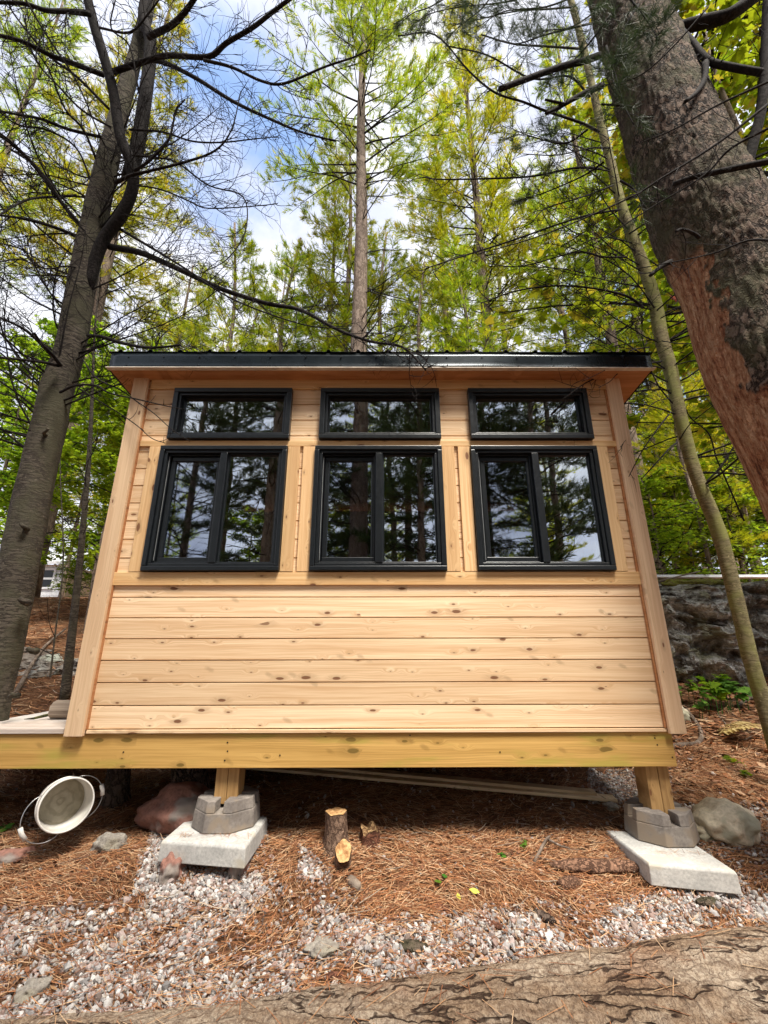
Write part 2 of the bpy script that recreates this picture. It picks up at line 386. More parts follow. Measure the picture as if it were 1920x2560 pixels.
F = np.stack([ii[:-1, :-1], ii[:-1, 1:], ii[1:, 1:], ii[1:, :-1]], -1).reshape(-1, 4)
me = np_mesh('ground', V, F)
t = NT('forest_floor'); o = t.obj()
n1 = t.noise(o, 9, 6, .7); n2 = t.noise(o, 60, 4, .7); n3 = t.noise(o, 1.3, 4)
col = t.ramp(t.mapr(t.math('ADD', t.math('MULTIPLY', n1, .5), t.math('MULTIPLY', n2, .5)), .3, .7, 0, 1), [(0, (.035, .020, .013)), (.45, (.12, .058, .030)), (1, (.25, .125, .06))])
col = t.mix(t.mapr(n3, .55, .7, 0, .5), col, (.12, .095, .06))
t.bump(t.math('ADD', n1, n2), .8, .015)
ground = link('ground', me, t.fin(col, .95, .1), None, True); tag(ground, 'brown forest floor of soil and fallen pine needles', 'ground', None, 'structure')

# gravel / litter regions, written along the lines they follow on the ground
GE = [(-900, 2320), (0, 2262), (200, 2250), (330, 2235), (345, 2120), (420, 2085), (640, 2060), (745, 2090), (700, 2170), (740, 2240), (950, 2290), (1130, 2275), (1250, 2260), (1420, 2230), (1550, 2245), (1700, 2205), (1920, 2190), (3000, 2150)]
def gmask(x, y, z):
    px, py = proj((x, y, z)); e = lerp_tab(sorted(GE), px)
    if 360 < px < 760 and 2060 < py < 2260:      # apron of stone round the left slab
        inside = 1 if (330+(2260-py)*.25 < px < 600+(2140-py)*-.2+(80 if py < 2160 else 40)) else 0
        g = .95*inside
    else: g = 0
    g = max(g, min(1, max(0, (py-e)/45)))
    if px > 1470 and px < 1680 and 1925 < py < 2010: g = max(g, .75)
    if px > 1700 and 2010 < py < 2200: g = max(g, .45)
    n = noise.fractal(Vector((x*3.1, y*3.1, 7)), 1, 2, 3)
    return g, n
def ico():
    p = (1+5**.5)/2; v = np.array([(-1, p, 0), (1, p, 0), (-1, -p, 0), (1, -p, 0), (0, -1, p), (0, 1, p), (0, -1, -p), (0, 1, -p), (p, 0, -1), (p, 0, 1), (-p, 0, -1), (-p, 0, 1)])/math.sqrt(1+p*p)
    f = np.array([(0, 11, 5), (0, 5, 1), (0, 1, 7), (0, 7, 10), (0, 10, 11), (1, 5, 9), (5, 11, 4), (11, 10, 2), (10, 7, 6), (7, 1, 8), (3, 9, 4), (3, 4, 2), (3, 2, 6), (3, 6, 8), (3, 8, 9), (4, 9, 5), (2, 4, 11), (6, 2, 10), (8, 6, 7), (9, 8, 1)])
    return v, f
IV, IF = ico()
def rotm(n):
    q = RNG.normal(size=(n, 4)); q /= np.linalg.norm(q, axis=1, keepdims=True); w, x, y, z = q.T
    return np.stack([1-2*(y*y+z*z), 2*(x*y-z*w), 2*(x*z+y*w), 2*(x*y+z*w), 1-2*(x*x+z*z), 2*(y*z-x*w), 2*(x*z-y*w), 2*(y*z+x*w), 1-2*(x*x+y*y)], -1).reshape(n, 3, 3)
def gravel():
    pos = []; size = []
    tries = 0
    while len(pos) < 50000 and tries < 340000:
        tries += 1
        y = random.uniform(1.35, 3.7) if random.random() < .9 else random.uniform(2.4, 3.7); x = random.uniform(-2.9, 2.9)
        if abs(x) > y*1.0+.3: continue
        z = H(x, y); g, n = gmask(x, y, z)
        pr = g*(1.0 if n > -.05 else (.50 if n > -.22 else .18))
        pr = max(pr, .012)
        if random.random() < pr: pos.append((x, y, z)); size.append(random.uniform(.0042, .0108)*(1.6 if random.random() < .08 else 1))
    n = len(pos); P = np.array(pos); S = np.array(size)
    v = IV[None]*(1+RNG.uniform(-.28, .28, (n, 12, 1))); v = v*np.stack([RNG.uniform(.8, 1.35, n), RNG.uniform(.7, 1.1, n), RNG.uniform(.45, .8, n)], -1)[:, None]
    v = np.einsum('nij,nkj->nki', rotm(n), v)*S[:, None, None]
    P[:, 2] += S*RNG.uniform(.1, .9, n); v = v+P[:, None]
    pal = np.array([(.48, .455, .43), (.38, .355, .34), (.55, .52, .49), (.42, .34, .31), (.30, .285, .275), (.62, .60, .57), (.38, .27, .23), (.45, .40, .34), (.24, .18, .15)])
    c = pal[RNG.integers(0, len(pal), n)]*RNG.uniform(.72, 1.12, (n, 1)); c = np.repeat(c, 12, 0)
    f = IF[None]+(np.arange(n)*12)[:, None, None]
    me = np_mesh('gravel', v.reshape(-1, 3), f.reshape(-1, 3), col=c)
    tag(link('gravel', me, MAT['col']), 'pale grey and pinkish crushed stone spread in front of the cabin', 'gravel', None, 'stuff')
gravel()
def litter(name, n, yr, xr, acc, length, width, pal, label, lift=.004, clump=True, tilt=.25):
    P = []; A = []
    tries = 0
    while len(P) < n and tries < n*8:
        tries += 1
        y = random.uniform(*yr); x = random.uniform(*xr)
        if abs(x) > y*1.0+.3: continue
        z = H(x, y); pr, dirn = acc(x, y, z)
        if random.random() < pr: P.append((x, y, z+lift+random.random()*.012)); A.append(dirn+random.gauss(0, .75))
    n = len(P); P = np.array(P); A = np.array(A); L = RNG.uniform(*length, n); T = RNG.normal(0, tilt, n)
    d = np.stack([np.cos(A)*np.cos(T), np.sin(A)*np.cos(T), np.sin(T)], -1); s = np.stack([-np.sin(A), np.cos(A), np.zeros(n)], -1)
    up = np.array([0, 0, 1.]); w = width/2
    bend = RNG.uniform(-.12, .12, n)
    a = P-d*L[:, None]/2; b = P+d*L[:, None]/2; m = P+s*(bend*L)[:, None]+up*.004
    for q in (a, b): q[:, 2] = np.maximum(q[:, 2], P[:, 2]-.004)
    tw = s*w; tu = up*w*.8
    v = np.stack([a-tw, a+tw+tu, m+tw+tu, m-tw, b+tw*.6+tu, b-tw*.6], 1)
    f = np.array([(0, 1, 2, 3), (3, 2, 4, 5)])[None]+(np.arange(n)*6)[:, None, None]
    pal = np.array(pal); c = np.repeat(pal[RNG.integers(0, len(pal), n)]*RNG.uniform(.65, 1.2, (n, 1)), 6, 0)
    tag(link(name, np_mesh(name, v.reshape(-1, 3), f.reshape(-1, 4), col=c), MAT['col']), label, 'ground litter', None, 'stuff')
def acc_needle(x, y, z):
    g, n = gmask(x, y, z); p = 1-g*.93
    if n < -.16: p = max(p, .55)
    px, py = proj((x, y, z))
    if py > 2260: p = max(p, .20+.30*max(0, noise.noise(Vector((x*5, y*5, 11)))))
    if abs(x) < 1.65 and y > 2.9: p *= .5
    return p, noise.noise(Vector((x*1.5, y*1.5, 2)))*3.0
NP = [(.38, .165, .07), (.46, .235, .11), (.27, .11, .05), (.50, .31, .17), (.17, .07, .035), (.35, .145, .06), (.56, .38, .23), (.24, .11, .06)]
litter('pine_needle_litter', 52000, (1.3, 3.6), (-3.2, 3.2), acc_needle, (.05, .11), .0021, NP, 'orange brown fallen pine needles matted over the ground')
def acc_far(x, y, z):
    return (1 if abs(x) > 1.7 else .1), noise.noise(Vector((x*1.1, y*1.1, 2)))*3
litter('far_needle_litter', 26000, (3.3, 9), (-7.5, 6.5), acc_far, (.07, .16), .006, NP, 'reddish brown needles and twigs on the bank behind the cabin')

litter('twig_litter', 420, (1.5, 5.0), (-3.2, 3.4), lambda x, y, z: (.8, 0), (.05, .20), .0038, [(.20, .15, .11), (.30, .24, .18), (.12, .08, .06), (.40, .32, .24)], 'small dead twigs strewn over the gravel and needles', lift=.012)
LEAF = np.array([(0, 0), (.22, -.10), (.48, .02), (.36, .22), (.62, .42), (.30, .50), (.22, .66), (0, 1.0), (-.22, .66), (-.30, .50), (-.62, .42), (-.36, .22), (-.48, .02), (-.22, -.10)])
LF = np.array([(0, 1, 2), (0, 2, 3), (0, 3, 4), (0, 4, 5), (0, 5, 6), (0, 6, 7), (0, 7, 8), (0, 8, 9), (0, 9, 10), (0, 10, 11), (0, 11, 12), (0, 12, 13)])
OVAL = np.array([(0, 0), (.22, .25), (.26, .55), (0, 1), (-.26, .55), (-.22, .25)]); OF = np.array([(0, 1, 2), (0, 2, 3), (0, 3, 4), (0, 4, 5)])
def leaf_mesh(name, P, D, Nn, S, tmpl='maple', col=None):
    """leaves at P pointing along D with normal about Nn and size S"""
    T, TF = (LEAF, LF) if tmpl == 'maple' else (OVAL, OF)
    n = len(P); P = np.asarray(P); D = np.asarray(D, float); Nn = np.asarray(Nn, float)
    D /= np.linalg.norm(D, axis=1, keepdims=True)+1e-9
    X = np.cross(D, Nn); X /= np.linalg.norm(X, axis=1, keepdims=True)+1e-9; Z = np.cross(X, D)
    cur = RNG.uniform(-.1, .5, n)
    v = P[:, None]+S[:, None, None]*(T[None, :, :1]*X[:, None]+T[None, :, 1:]*D[:, None]-Z[:, None]*(cur[:, None]*(T[None, :, 0]**2+.35*T[None, :, 1]**2))[..., None])
    f = TF[None]+(np.arange(n)*len(T))[:, None, None]
    rnd = np.repeat(RNG.random(n), len(T))
    if col is not None: col = np.repeat(col, len(T), 0)
    return np_mesh(name, v.reshape(-1, 3), f.reshape(-1, 3), rnd=rnd, col=col)
def leaf_litter(name, n, region, label, pal, size):
    P = []
    tries = 0
    while len(P) < n and tries < n*10:
        tries += 1
        x = random.uniform(region[0], region[1]); y = random.uniform(region[2], region[3])
        if abs(x) > y*1.05+.3: continue
        P.append((x, y, H(x, y)+random.uniform(.004, .02)))
    n = len(P); a = RNG.uniform(0, 2*PI, n)
    D = np.stack([np.cos(a), np.sin(a), RNG.normal(0, .35, n)], -1); Nn = np.stack([RNG.normal(0, .5, n), RNG.normal(0, .5, n), np.ones(n)], -1)
    c = np.array(pal)[RNG.integers(0, len(pal), n)]*RNG.uniform(.6, 1.15, (n, 1))
    tag(link(name, leaf_mesh(name, P, D, Nn, RNG.uniform(*size, n), 'oval', c), MAT['col']), label, 'ground litter', None, 'stuff')
BP = [(.42, .20, .10), (.50, .28, .16), (.34, .14, .06), (.56, .36, .22), (.24, .12, .07)]
leaf_litter('fallen_leaves', 5200, (1.75, 5.5, 2.75, 6.0), 'dry orange brown leaves lying on the slope right of the cabin', BP, (.03, .07))
leaf_litter('fallen_leaf_bits', 1700, (-2.6, 2.6, 1.9, 3.0), 'small brown leaf and bark flakes scattered before the cabin', [(.20, .09, .05), (.28, .13, .07), (.34, .2, .1), (.40, .22, .12)], (.015, .036))

# ------------------------------------------------------------------ the cabin
WY = 2.70
cabin = empty('cabin', (0, 3.9, .40), 'small cedar clad cabin with black windows and flat dark metal roof edge on posts', 'cabin')
XL, XR = -1.735, 1.675
ROOMB = 5.0
UW = [(-1.438, -.621), (-.423, .400), (.600, 1.430)]; UZ0, UZ1 = 2.366, 2.756
LW = [(-1.467, -.628), (-.443, .400), (.591, 1.435)]; LZ0, LZ1 = 1.475, 2.314
s_ = MB()
def board(x0, x1, z0, z1, y=WY-.004):
    b = .0045; g = .0012
    s_.prism([(y+.010, z0+g), (y, z0+g+b), (y, z1-g-b*.4), (y+.006, z1-g), (y+.020, z1-g), (y+.020, z0+g)], x0, x1, 'x')
z = .5965
k = 0
while z < 2.80:
    z1 = min(z+.1205, 2.835); segs = [(-1.645, 1.595)]
    wins = []
    for (wz0, wz1, W) in ((LZ0+.03, LZ1-.03, LW), (UZ0+.03, UZ1-.03, UW)):
        if z1 > wz0 and z < wz1: wins = W
    if wins:
        c = [-1.645]
        for a, b in wins: c += [a+.03, b-.03]
        c.append(1.595); segs = [(c[i], c[i+1]) for i in range(0, len(c), 2)]
    for a, b in segs: board(a, b, z, z1)
    z = z1; k += 1
s_.build('siding', MAT['siding'], cabin)
# dark sheathing behind the boards, open at the windows
sh = MB(); y0, y1 = WY+.018, WY+.10
sh.box(XL+.02, XR-.02, y0, y1, .58, LZ0+.02)
cur = XL+.02
for a, b in LW: sh.box(cur, a+.03, y0, y1, LZ0+.02, LZ1-.02); cur = b-.03
sh.box(cur, XR-.02, y0, y1, LZ0+.02, LZ1-.02); sh.box(XL+.02, XR-.02, y0, y1, LZ1-.02, UZ0+.02); cur = XL+.02
for a, b in UW: sh.box(cur, a+.03, y0, y1, UZ0+.02, UZ1-.02); cur = b-.03
sh.box(cur, XR-.02, y0, y1, UZ0+.02, UZ1-.02); sh.box(XL+.02, XR-.02, y0, y1, UZ1-.02, 2.86)
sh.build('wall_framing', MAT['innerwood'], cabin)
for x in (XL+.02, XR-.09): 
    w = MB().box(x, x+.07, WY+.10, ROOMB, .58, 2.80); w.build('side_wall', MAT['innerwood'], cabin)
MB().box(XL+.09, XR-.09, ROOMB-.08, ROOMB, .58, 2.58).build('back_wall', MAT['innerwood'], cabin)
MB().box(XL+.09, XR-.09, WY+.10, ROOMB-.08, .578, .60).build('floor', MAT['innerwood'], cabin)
# outer side cladding
for x, d in ((XL+.018, -.018), (XR-.018, .018)):
    w = MB(); zz = .5965
    while zz < 2.78:
        a, b = sorted((x, x+d)); w.box(a, b, WY+.03, ROOMB, zz+.002, zz+.1185); zz += .1205
    w.build('side_siding', MAT['siding'], cabin, bevel=.003)
# trim
MB().box(-1.632, 1.582, WY-.014, WY-.001, .5775, .5955).build('skirt_strip', MAT['siding'], cabin, bevel=.002)
MB().box(-1.634, 1.584, WY-.020, WY-.003, 1.391, 1.471).build('sill_board', MAT['trimx'], cabin, bevel=.002)
MB().box(-1.622, 1.300, WY-.020, WY-.003, 2.3195, 2.3615).build('rail_board', MAT['trimx'], cabin, bevel=.002)
MB().box(1.302, 1.584, WY-.020, WY-.003, 2.3195, 2.3615).build('rail_board', MAT['trimx'], cabin, bevel=.002)
MB().box(-1.620, 1.584, WY-.022, WY-.003, 2.763, 2.841).build('frieze_board', MAT['trimx'], cabin, bevel=.002)
for a, b in ((-1.550, -1.470), (-.626, -.546), (-.524, -.445), (.402, .486), (.510, .589), (1.437, 1.515)):
    MB().box(a, b, WY-.022, WY-.003, 1.473, 2.3175).build('casing_board', MAT['trimz'], cabin, bevel=.002)
for a, b, c, d, zb in ((XL, -1.634, XL, XL+.018, .566), (1.584, XR, XR-.018, XR, .570)):
    w = MB().box(a, b, WY-.040, WY-.015, zb, 2.841); w.box(a+.006, b-.006, WY-.015, WY-.0145+.012, zb+.003, 2.838); o_ = w.build('corner_board', MAT['corner'], cabin, bevel=.003)
# reddish strips standing in for the shadow beside the corner boards
for a, b in ((-1.634, -1.626), (1.572, 1.584)): MB().box(a, b, WY-.018, WY-.004, .5985, 2.76).build('corner_shadow_strip', MAT['soffit'], cabin)
# windows
def lower_window(x0, x1):
    zc0, zc1 = LZ0, LZ1
    f = MB().ring(x0, x1, zc0, zc1, .030, WY-.046, WY+.05).build('window', MAT['black'], cabin, bevel=.004)
    MB().ring(x0+.030, x1-.030, zc0+.030, zc1-.030, .020, WY-.034, WY+.05).build('inner_frame', MAT['black'], f, bevel=.003)
    xm = (x0+x1)/2+.004
    MB().box(xm-.022, xm+.022, WY-.037, WY+.05, zc0+.050, zc1-.050).build('mullion', MAT['black'], f, bevel=.003)
    a, b = x0+.050, xm-.022; zz0, zz1 = zc0+.050, zc1-.050
    MB().ring(a, b, zz0, zz1, .012, WY-.010, WY+.05).build('track', MAT['black'], f, bevel=.002)
    MB().ring(a+.016, b, zz0+.012, zz1-.016, .030, WY+.002, WY+.03).build('sash', MAT['black'], f, bevel=.003)
    MB().box(a+.044, b-.028, WY+.014, WY+.018, zz0+.040, zz1-.044).build('pane', MAT['glass2'], f)
    MB().box(a+.004, a+.007, WY-.013, WY-.010, zz0+.02, zz1-.02).build('track_edge', MAT['bead'], f)
    a, b = xm+.022, x1-.050
    MB().ring(a, b, zz0, zz1, .010, WY-.016, WY+.04).build('glazing_bead', MAT['black'], f, bevel=.002)
    g = MB(); g.box(b-.022, b-.010, WY+.002, WY+.006, zz0+.010, zz1-.010); g.box(a+.010, a+.016, WY+.002, WY+.006, zz0+.010, zz1-.010)
    g.box(a+.016, b-.022, WY+.002, WY+.006, zz1-.018, zz1-.010); g.build('spacer_bar', MAT['bead'], f)
    MB().box(a+.008, b-.008, WY-.002, WY+.0015, zz0+.008, zz1-.008).build('pane', MAT['glass'], f)
    for q in (x0+.07, x1-.10):
        MB().box(q, q+.030, WY-.049, WY-.046, zc0+.008, zc0+.013).build('weep_cover', MAT['black'], f)
def upper_window(x0, x1):
    f = MB().ring(x0, x1, UZ0, UZ1, .034, WY-.046, WY+.05).build('transom_window', MAT['black'], cabin, bevel=.004)
    MB().ring(x0+.034, x1-.034, UZ0+.034, UZ1-.034, .018, WY-.032, WY+.05).build('inner_frame', MAT['black'], f, bevel=.003)
    a, b, c, d = x0+.052, x1-.052, UZ0+.052, UZ1-.052
    MB().ring(a, b, c, d, .010, WY-.004, WY+.04).build('glazing_bead', MAT['black'], f)
    MB().box(a+.008, b-.008, WY+.012, WY+.016, c+.008, d-.008).build('pane', MAT['glass'], f)
for a, b in LW: lower_window(a, b)
for a, b in UW: upper_window(a, b)
# roof: metal edge flashing, ribbed sheet, soffit; falls to the back
RX0, RX1, RYF = -1.858, 1.858, 2.575; SL = -.085
RB = ROOMB+.25
def rz(y): return 2.974+SL*(y-RYF)
rm = MB()
# ribbed roof sheet
xsr = [RX0-.015]; prof = []
x = RX0+.06
prof.append((RX0-.020, 0))
while x < RX1-.03:
    prof += [(x-.016, 0), (x-.008, .016), (x+.008, .016), (x+.016, 0)]; x += .2045
prof.append((RX1+.020, 0)); base = len(rm.v)
for yy in (RYF-.018, RB):
    for px_, dz in prof: rm.v.append((px_, yy, rz(yy)+.003+dz))
    for px_, dz in prof: rm.v.append((px_, yy, rz(yy)+.0005+dz))
k = len(prof)
for i in range(k-1):
    rm.f.append((i, i+1, 2*k+i+1, 2*k+i)); rm.f.append((k+i, 3*k+i, 3*k+i+1, k+i+1)); rm.f.append((i, k+i, k+i+1, i+1)); rm.f.append((2*k+i, 2*k+i+1, 3*k+i+1, 3*k+i))
for i in (0, k-1): rm.f.append((i, 2*k+i, 3*k+i, k+i))
roof = rm.build('roof', MAT['roof'], cabin)
# front flashing with slight dents
fl = MB(); nx, nz = 90, 5
for j in range(nz+1):
    for i in range(nx+1):
        x = RX0+(RX1-RX0)*i/nx; zz = 2.846+(2.970-2.846)*j/nz
        dent = noise.noise(Vector((x*1.6, zz*3, 1.7)))*.010+noise.noise(Vector((x*5, zz*6, 9)))*.003
        lip = -.008 if j == 0 else 0
        fl.v.append((x, RYF-.012+dent*(.3+.7*(1-j/nz))+lip, zz+noise.noise(Vector((x*2, 0, 4)))*.003))
for j in range(nz):
    for i in range(nx): a = j*(nx+1)+i; fl.f.append((a, a+1, a+nx+2, a+nx+1))
ff = fl.build('flashing', MAT['roof'], roof, True); m_ = ff.modifiers.new('s', 'SOLIDIFY'); m_.thickness = .0015
for sx, x in ((-1, RX0-.010), (1, RX1+.004)):
    w = MB(); w.prism([(RYF, 2.846), (RYF, 2.964), (RB, rz(RB)-.002), (RB, rz(RB)-.12)], x, x+.006, 'x'); w.build('side_flashing', MAT['roof'], roof)
lipm = MB().box(RX0-.006, RX1+.006, RYF-.036, RYF-.001, 2.8375, 2.8432); lipm.build('drip_edge', plain('drip_edge_white', (.70, .62, .52), .4), roof)
w = MB()
for x in np.arange(RX0+.12, RX1, .243):
    for zz in (2.868, 2.935): w.tube([(x, RYF-.012, zz), (x, RYF-.021, zz)], .005, 8)
w.build('flashing_screw', MAT['black'], roof)
fa = MB(); fa.box(RX0, RX1, RYF, RYF+.02, 2.845, 2.96)
fa.prism([(RYF+.021, 2.845), (RYF+.021, 2.96), (RB, rz(RB)-.01), (RB, rz(RB)-.118)], RX0, RX0+.02, 'x')
fa.prism([(RYF+.021, 2.845), (RYF+.021, 2.96), (RB, rz(RB)-.01), (RB, rz(RB)-.118)], RX1-.02, RX1, 'x')
fa.build('fascia_board', MAT['soffit'], cabin)
so = MB()
for i in range(1):
    so.prism([(RYF+.002, 2.8435), (RYF+.002, 2.853), (RB-.02, rz(RB)-.10), (RB-.02, rz(RB)-.112)], RX0+.003, RX1-.003, 'x')
so.build('soffit', MAT['soffit'], cabin)
MB().prism([(RYF+.05, 2.856), (RYF+.05, 2.955), (RB-.05, rz(RB)-.015), (RB-.05, rz(RB)-.095)], RX0+.03, RX1-.03, 'x').build('roof_deck', MAT['innerwood'], cabin)
# floor frame
JL = -2.42
MB().box(JL, 1.612, WY, WY+.038, .4035, .5750).build('rim_joist', MAT['joist'], cabin, bevel=.003)
jj = MB()
for x in list(np.arange(-1.65, 1.55, .4)): jj.box(x, x+.038, WY+.040, ROOMB, .405, .573)
jj.build('floor_joist', MAT['post'], cabin)
MB().box(1.574, 1.612, WY+.040, ROOMB, .4035, .5750).build('side_joist', MAT['joist'], cabin)
MB().box(XL+.01, 1.572, ROOMB+.001, ROOMB+.04, .4035, .5750).build('rear_joist', MAT['joist'], cabin)
w = MB()
for (px_, py_) in ((1637, 1845), (1643, 1862), (1690, 1880), (1681, 1893), (569, 1856), (569, 1878), (562, 1901), (309, 1880), (1683, 1856), (1025, 1838), (700, 1888), (1250, 1880)):
    p = U(px_, py_, WY); 
    if p.x < 1.60: w.tube([(p.x, WY+.002, p.z), (p.x, WY-.0025, p.z)], .0042, 8)
w.build('joist_screw', MAT['screw'], cabin)
# deck on the left
dk = MB(); ya = WY-.012; zt = .6025
for i in range(6): dk.box(-2.40, XL-.02-i*.002, ya+i*.142, ya+i*.142+.137, .5765, zt+(i % 2)*.001)
dk.build('deck_boards', MAT['deck'], cabin, bevel=.003)
dj = MB(); dj.box(-2.42, -2.382, WY+.04, 3.56, .4035, .575); dj.box(-2.38, -1.75, 3.52, 3.558, .4035, .575); dj.build('deck_frame', MAT['joist'], cabin)
# posts, blocks, slabs
def post(x0, zb):
    w = MB(); y0 = WY+.045; x1 = x0+.125; xm = x0+.066
    # a drying crack splits the front face
    w.prism([(x0, y0), (xm-.0018, y0+.0), (xm, y0+.012), (xm+.0018, y0), (x1, y0), (x1, y0+.125), (x0, y0+.125)], zb, .4025, 'z')
    return w.build('post', MAT['post'], cabin, bevel=.004)
PXL = U(541, 1930, WY+.045).x; PXR = U(1614, 1925, WY+.045).x
TL_, TR_ = .118, .050          # slab tops
post(PXL, TL_+.105); post(PXR, TR_+.105)
def block(cx, cy, zt, label):
    root = empty('deck_block', (cx, cy, zt), label, 'deck block', 'octagonal concrete deck blocks under the posts')
    R = .165; hgt = .140; sw = .022
    # four quadrant lugs on an octagonal base, cross slots between
    def octo(r, c=.42): 
        k_ = r*c; return [(-k_, -r), (k_, -r), (r, -k_), (r, k_), (k_, r), (-k_, r), (-r, k_), (-r, -k_)]
    w = MB(); n = 0
    lo = octo(R); hi = octo(R*.955); hz = hgt*.62
    for q, z_ in ((lo, zt+.001), (hi, zt+hz)):
        for a, b in q: w.v.append((cx+a, cy+b, z_))
    w.f += [tuple(reversed(range(8))), tuple(range(8, 16))]+[(i, (i+1) % 8, 8+(i+1) % 8, 8+i) for i in range(8)]
    r2 = R*.95; r3 = R*.90
    for sx in (-1, 1):
        for sy in (-1, 1):
            def quad(r, z_): 
                k_ = r*.42; pts = [(sw, sw), (r, sw), (r, k_), (k_, r), (sw, r)]
                inner = [(.060, sw), (r, sw), (r, k_), (k_, r), (sw, r), (sw, .060), (.060, .060)]
                return [(cx+sx*a, cy+sy*b, z_) for a, b in inner]
            n = len(w.v); w.v += quad(r2, zt+hz+.0005)+quad(r3, zt+hgt); fs = [tuple(n+i for i in reversed(range(7))), tuple(n+7+i for i in range(7))]+[(n+i, n+(i+1) % 7, n+7+(i+1) % 7, n+7+i) for i in range(7)]
            if sx*sy < 0: fs = [tuple(reversed(f_)) for f_ in fs]
            w.f += fs
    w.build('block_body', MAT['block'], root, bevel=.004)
yc = WY+.045+.0625
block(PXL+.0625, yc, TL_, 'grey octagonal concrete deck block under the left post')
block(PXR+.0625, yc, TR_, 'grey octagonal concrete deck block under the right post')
def slab(pts, zt, th, label):
    w = MB(); n = 0; inset = .012
    cx = sum(p[0] for p in pts)/4; cy = sum(p[1] for p in pts)/4
    for (s, z_) in ((1.035, zt-th), (1.02, zt-.010), (.985, zt)):
        for p in pts: w.v.append((cx+(p[0]-cx)*s, cy+(p[1]-cy)*s, z_))
    w.f = [(3, 2, 1, 0), (8, 9, 10, 11)]+[(j*4+i, j*4+(i+1) % 4, j*4+4+(i+1) % 4, j*4+4+i) for j in (0, 1) for i in range(4)]
    tag(w.build('paving_slab', MAT['concrete'], None, bevel=.004), label, 'paving slab', 'concrete paving slabs under the deck blocks')
a = UZ(405, 2100, TL_); b = UZ(612, 2115, TL_); slab([(a.x, a.y), (b.x, b.y), (b.x+.005, b.y+.40), (a.x+.0, a.y+.40)], TL_-.0015, .088, 'pale square concrete slab propped on two stones, left')
a = UZ(1622, 2156, TR_); b = UZ(1838, 2176, TR_); slab([(a.x, a.y), (b.x, b.y), (b.x+.02, b.y+.40), (a.x-.005, a.y+.41)], TR_-.0015, .088, 'pale square concrete slab lying in litter and gravel, right')

# ------------------------------------------------------------------ stones, debris
def rock(name, c, size, mat, label, cat='rock', seed=0, rough=.18, group=None, sub=4, rz_=0., flat=0.):
    import bmesh
    bm = bmesh.new(); bmesh.ops.create_icosphere(bm, subdivisions=sub, radius=1)
    for v in bm.verts:
        p = v.co.copy(); n = noise.fractal(p*1.1+Vector((seed*3.1, seed, 0)), 1, 2, 4)*rough*2+noise.noise(p*2.6+Vector((seed, 5, 1)))*rough
        cell = noise.voronoi(p*1.3+Vector((seed, 2, 8)))[0][0]*rough*.7
        v.co = p*(1+n-cell)
        if flat and v.co.z > flat: v.co.z = flat+(v.co.z-flat)*.3
        v.co = Vector((v.co.x*size[0], v.co.y*size[1], v.co.z*size[2]))
    bmesh.ops.rotate(bm, verts=bm.verts, cent=(0, 0, 0), matrix=Matrix.Rotation(rz_, 3, 'Z'))
    me = bpy.data.meshes.new(name); bm.to_mesh(me); bm.free()
    o = link(name, me, mat, None, True); o.location = c; return tag(o, label, cat, group)
def gz(px, py):
    """point on the ground seen at a pixel of the photograph"""
    d = ray(px, py); t_ = .8
    for i in range(4000):
        p = CAM+d*t_
        if p.z < H(p.x, p.y): break
        t_ += .004
    return p
def grock(px, py, size, mat, label, seed, **k):
    p = gz(px, py); return rock('rock' if 'name' not in k else k.pop('name'), (p.x, p.y, p.z+size[2]*k.pop('lift', .3)), size, mat, label, seed=seed, **k)
p1 = gz(412, 2212); rock('stone', (p1.x, p1.y+.055, p1.z+.035), (.062, .075, .072), MAT['pink'], 'pinkish stone propping the left end of the left slab', 'stone', 3)
p1 = gz(583, 2205); rock('stone', (p1.x, p1.y+.055, p1.z+.035), (.046, .060, .066), MAT['pink'], 'smaller brown stone propping the right end of the left slab', 'stone', 5)
grock(1822, 2085, (.165, .14, .115), MAT['boulder'], 'large rounded lichen covered boulder right of the cabin post', 11, lift=.42, sub=5, rough=.10, name='boulder')
grock(1755, 2092, (.085, .07, .05), MAT['boulder'], 'low knob of rock touching the large rounded boulder', 12, lift=.3, name='boulder')
grock(455, 2060, (.24, .17, .15), MAT['pink'], 'pink granite boulder in the shade behind the left deck block', 21, lift=.4, rough=.10, name='boulder', sub=5)
grock(275, 2122, (.085, .06, .055), MAT['grey'], 'grey green rock half buried in needles below the bucket', 22, lift=.3)
grock(28, 2150, (.12, .055, .04), MAT['pink'], 'long pink rock at the left edge beside the bucket', 23, lift=.3, rz_=.5)
grock(78, 2490, (.052, .04, .034), MAT['grey'], 'pale angular rock at the bottom left by the log', 24, lift=.4, rz_=.5)
grock(810, 2375, (.07, .05, .022), MAT['grey'], 'flat tan stone set in the gravel at the centre', 25, lift=.3)
grock(1690, 1795, (.13, .10, .07), MAT['boulder'], 'brown rock on the slope below the seedlings', 26, lift=.3)
grock(1530, 2020, (.05, .04, .025), MAT['grey'], 'small grey stone beside the right deck block', 28)
# dark stump / root under the floor
tr_ = MB(); 
for (px_, yy, r) in ((480, 3.25, .11), (295, 3.2, .07)):
    p = U(px_, 1960, yy); zg = H(p.x, yy); lean = random.uniform(-.05, .05)
    m = MB().tube([(p.x, yy, zg-.05), (p.x+lean*.3, yy, zg+.08), (p.x+lean, yy, .398)], [r*1.5, r*1.05, r*.9], 14)
    tag(m.build('tree_stump', MAT['bark_b'], None, True), 'dark bark covered stump under the floor '+('beside the pink boulder' if r > .1 else 'right of the white bucket'), 'tree stump')
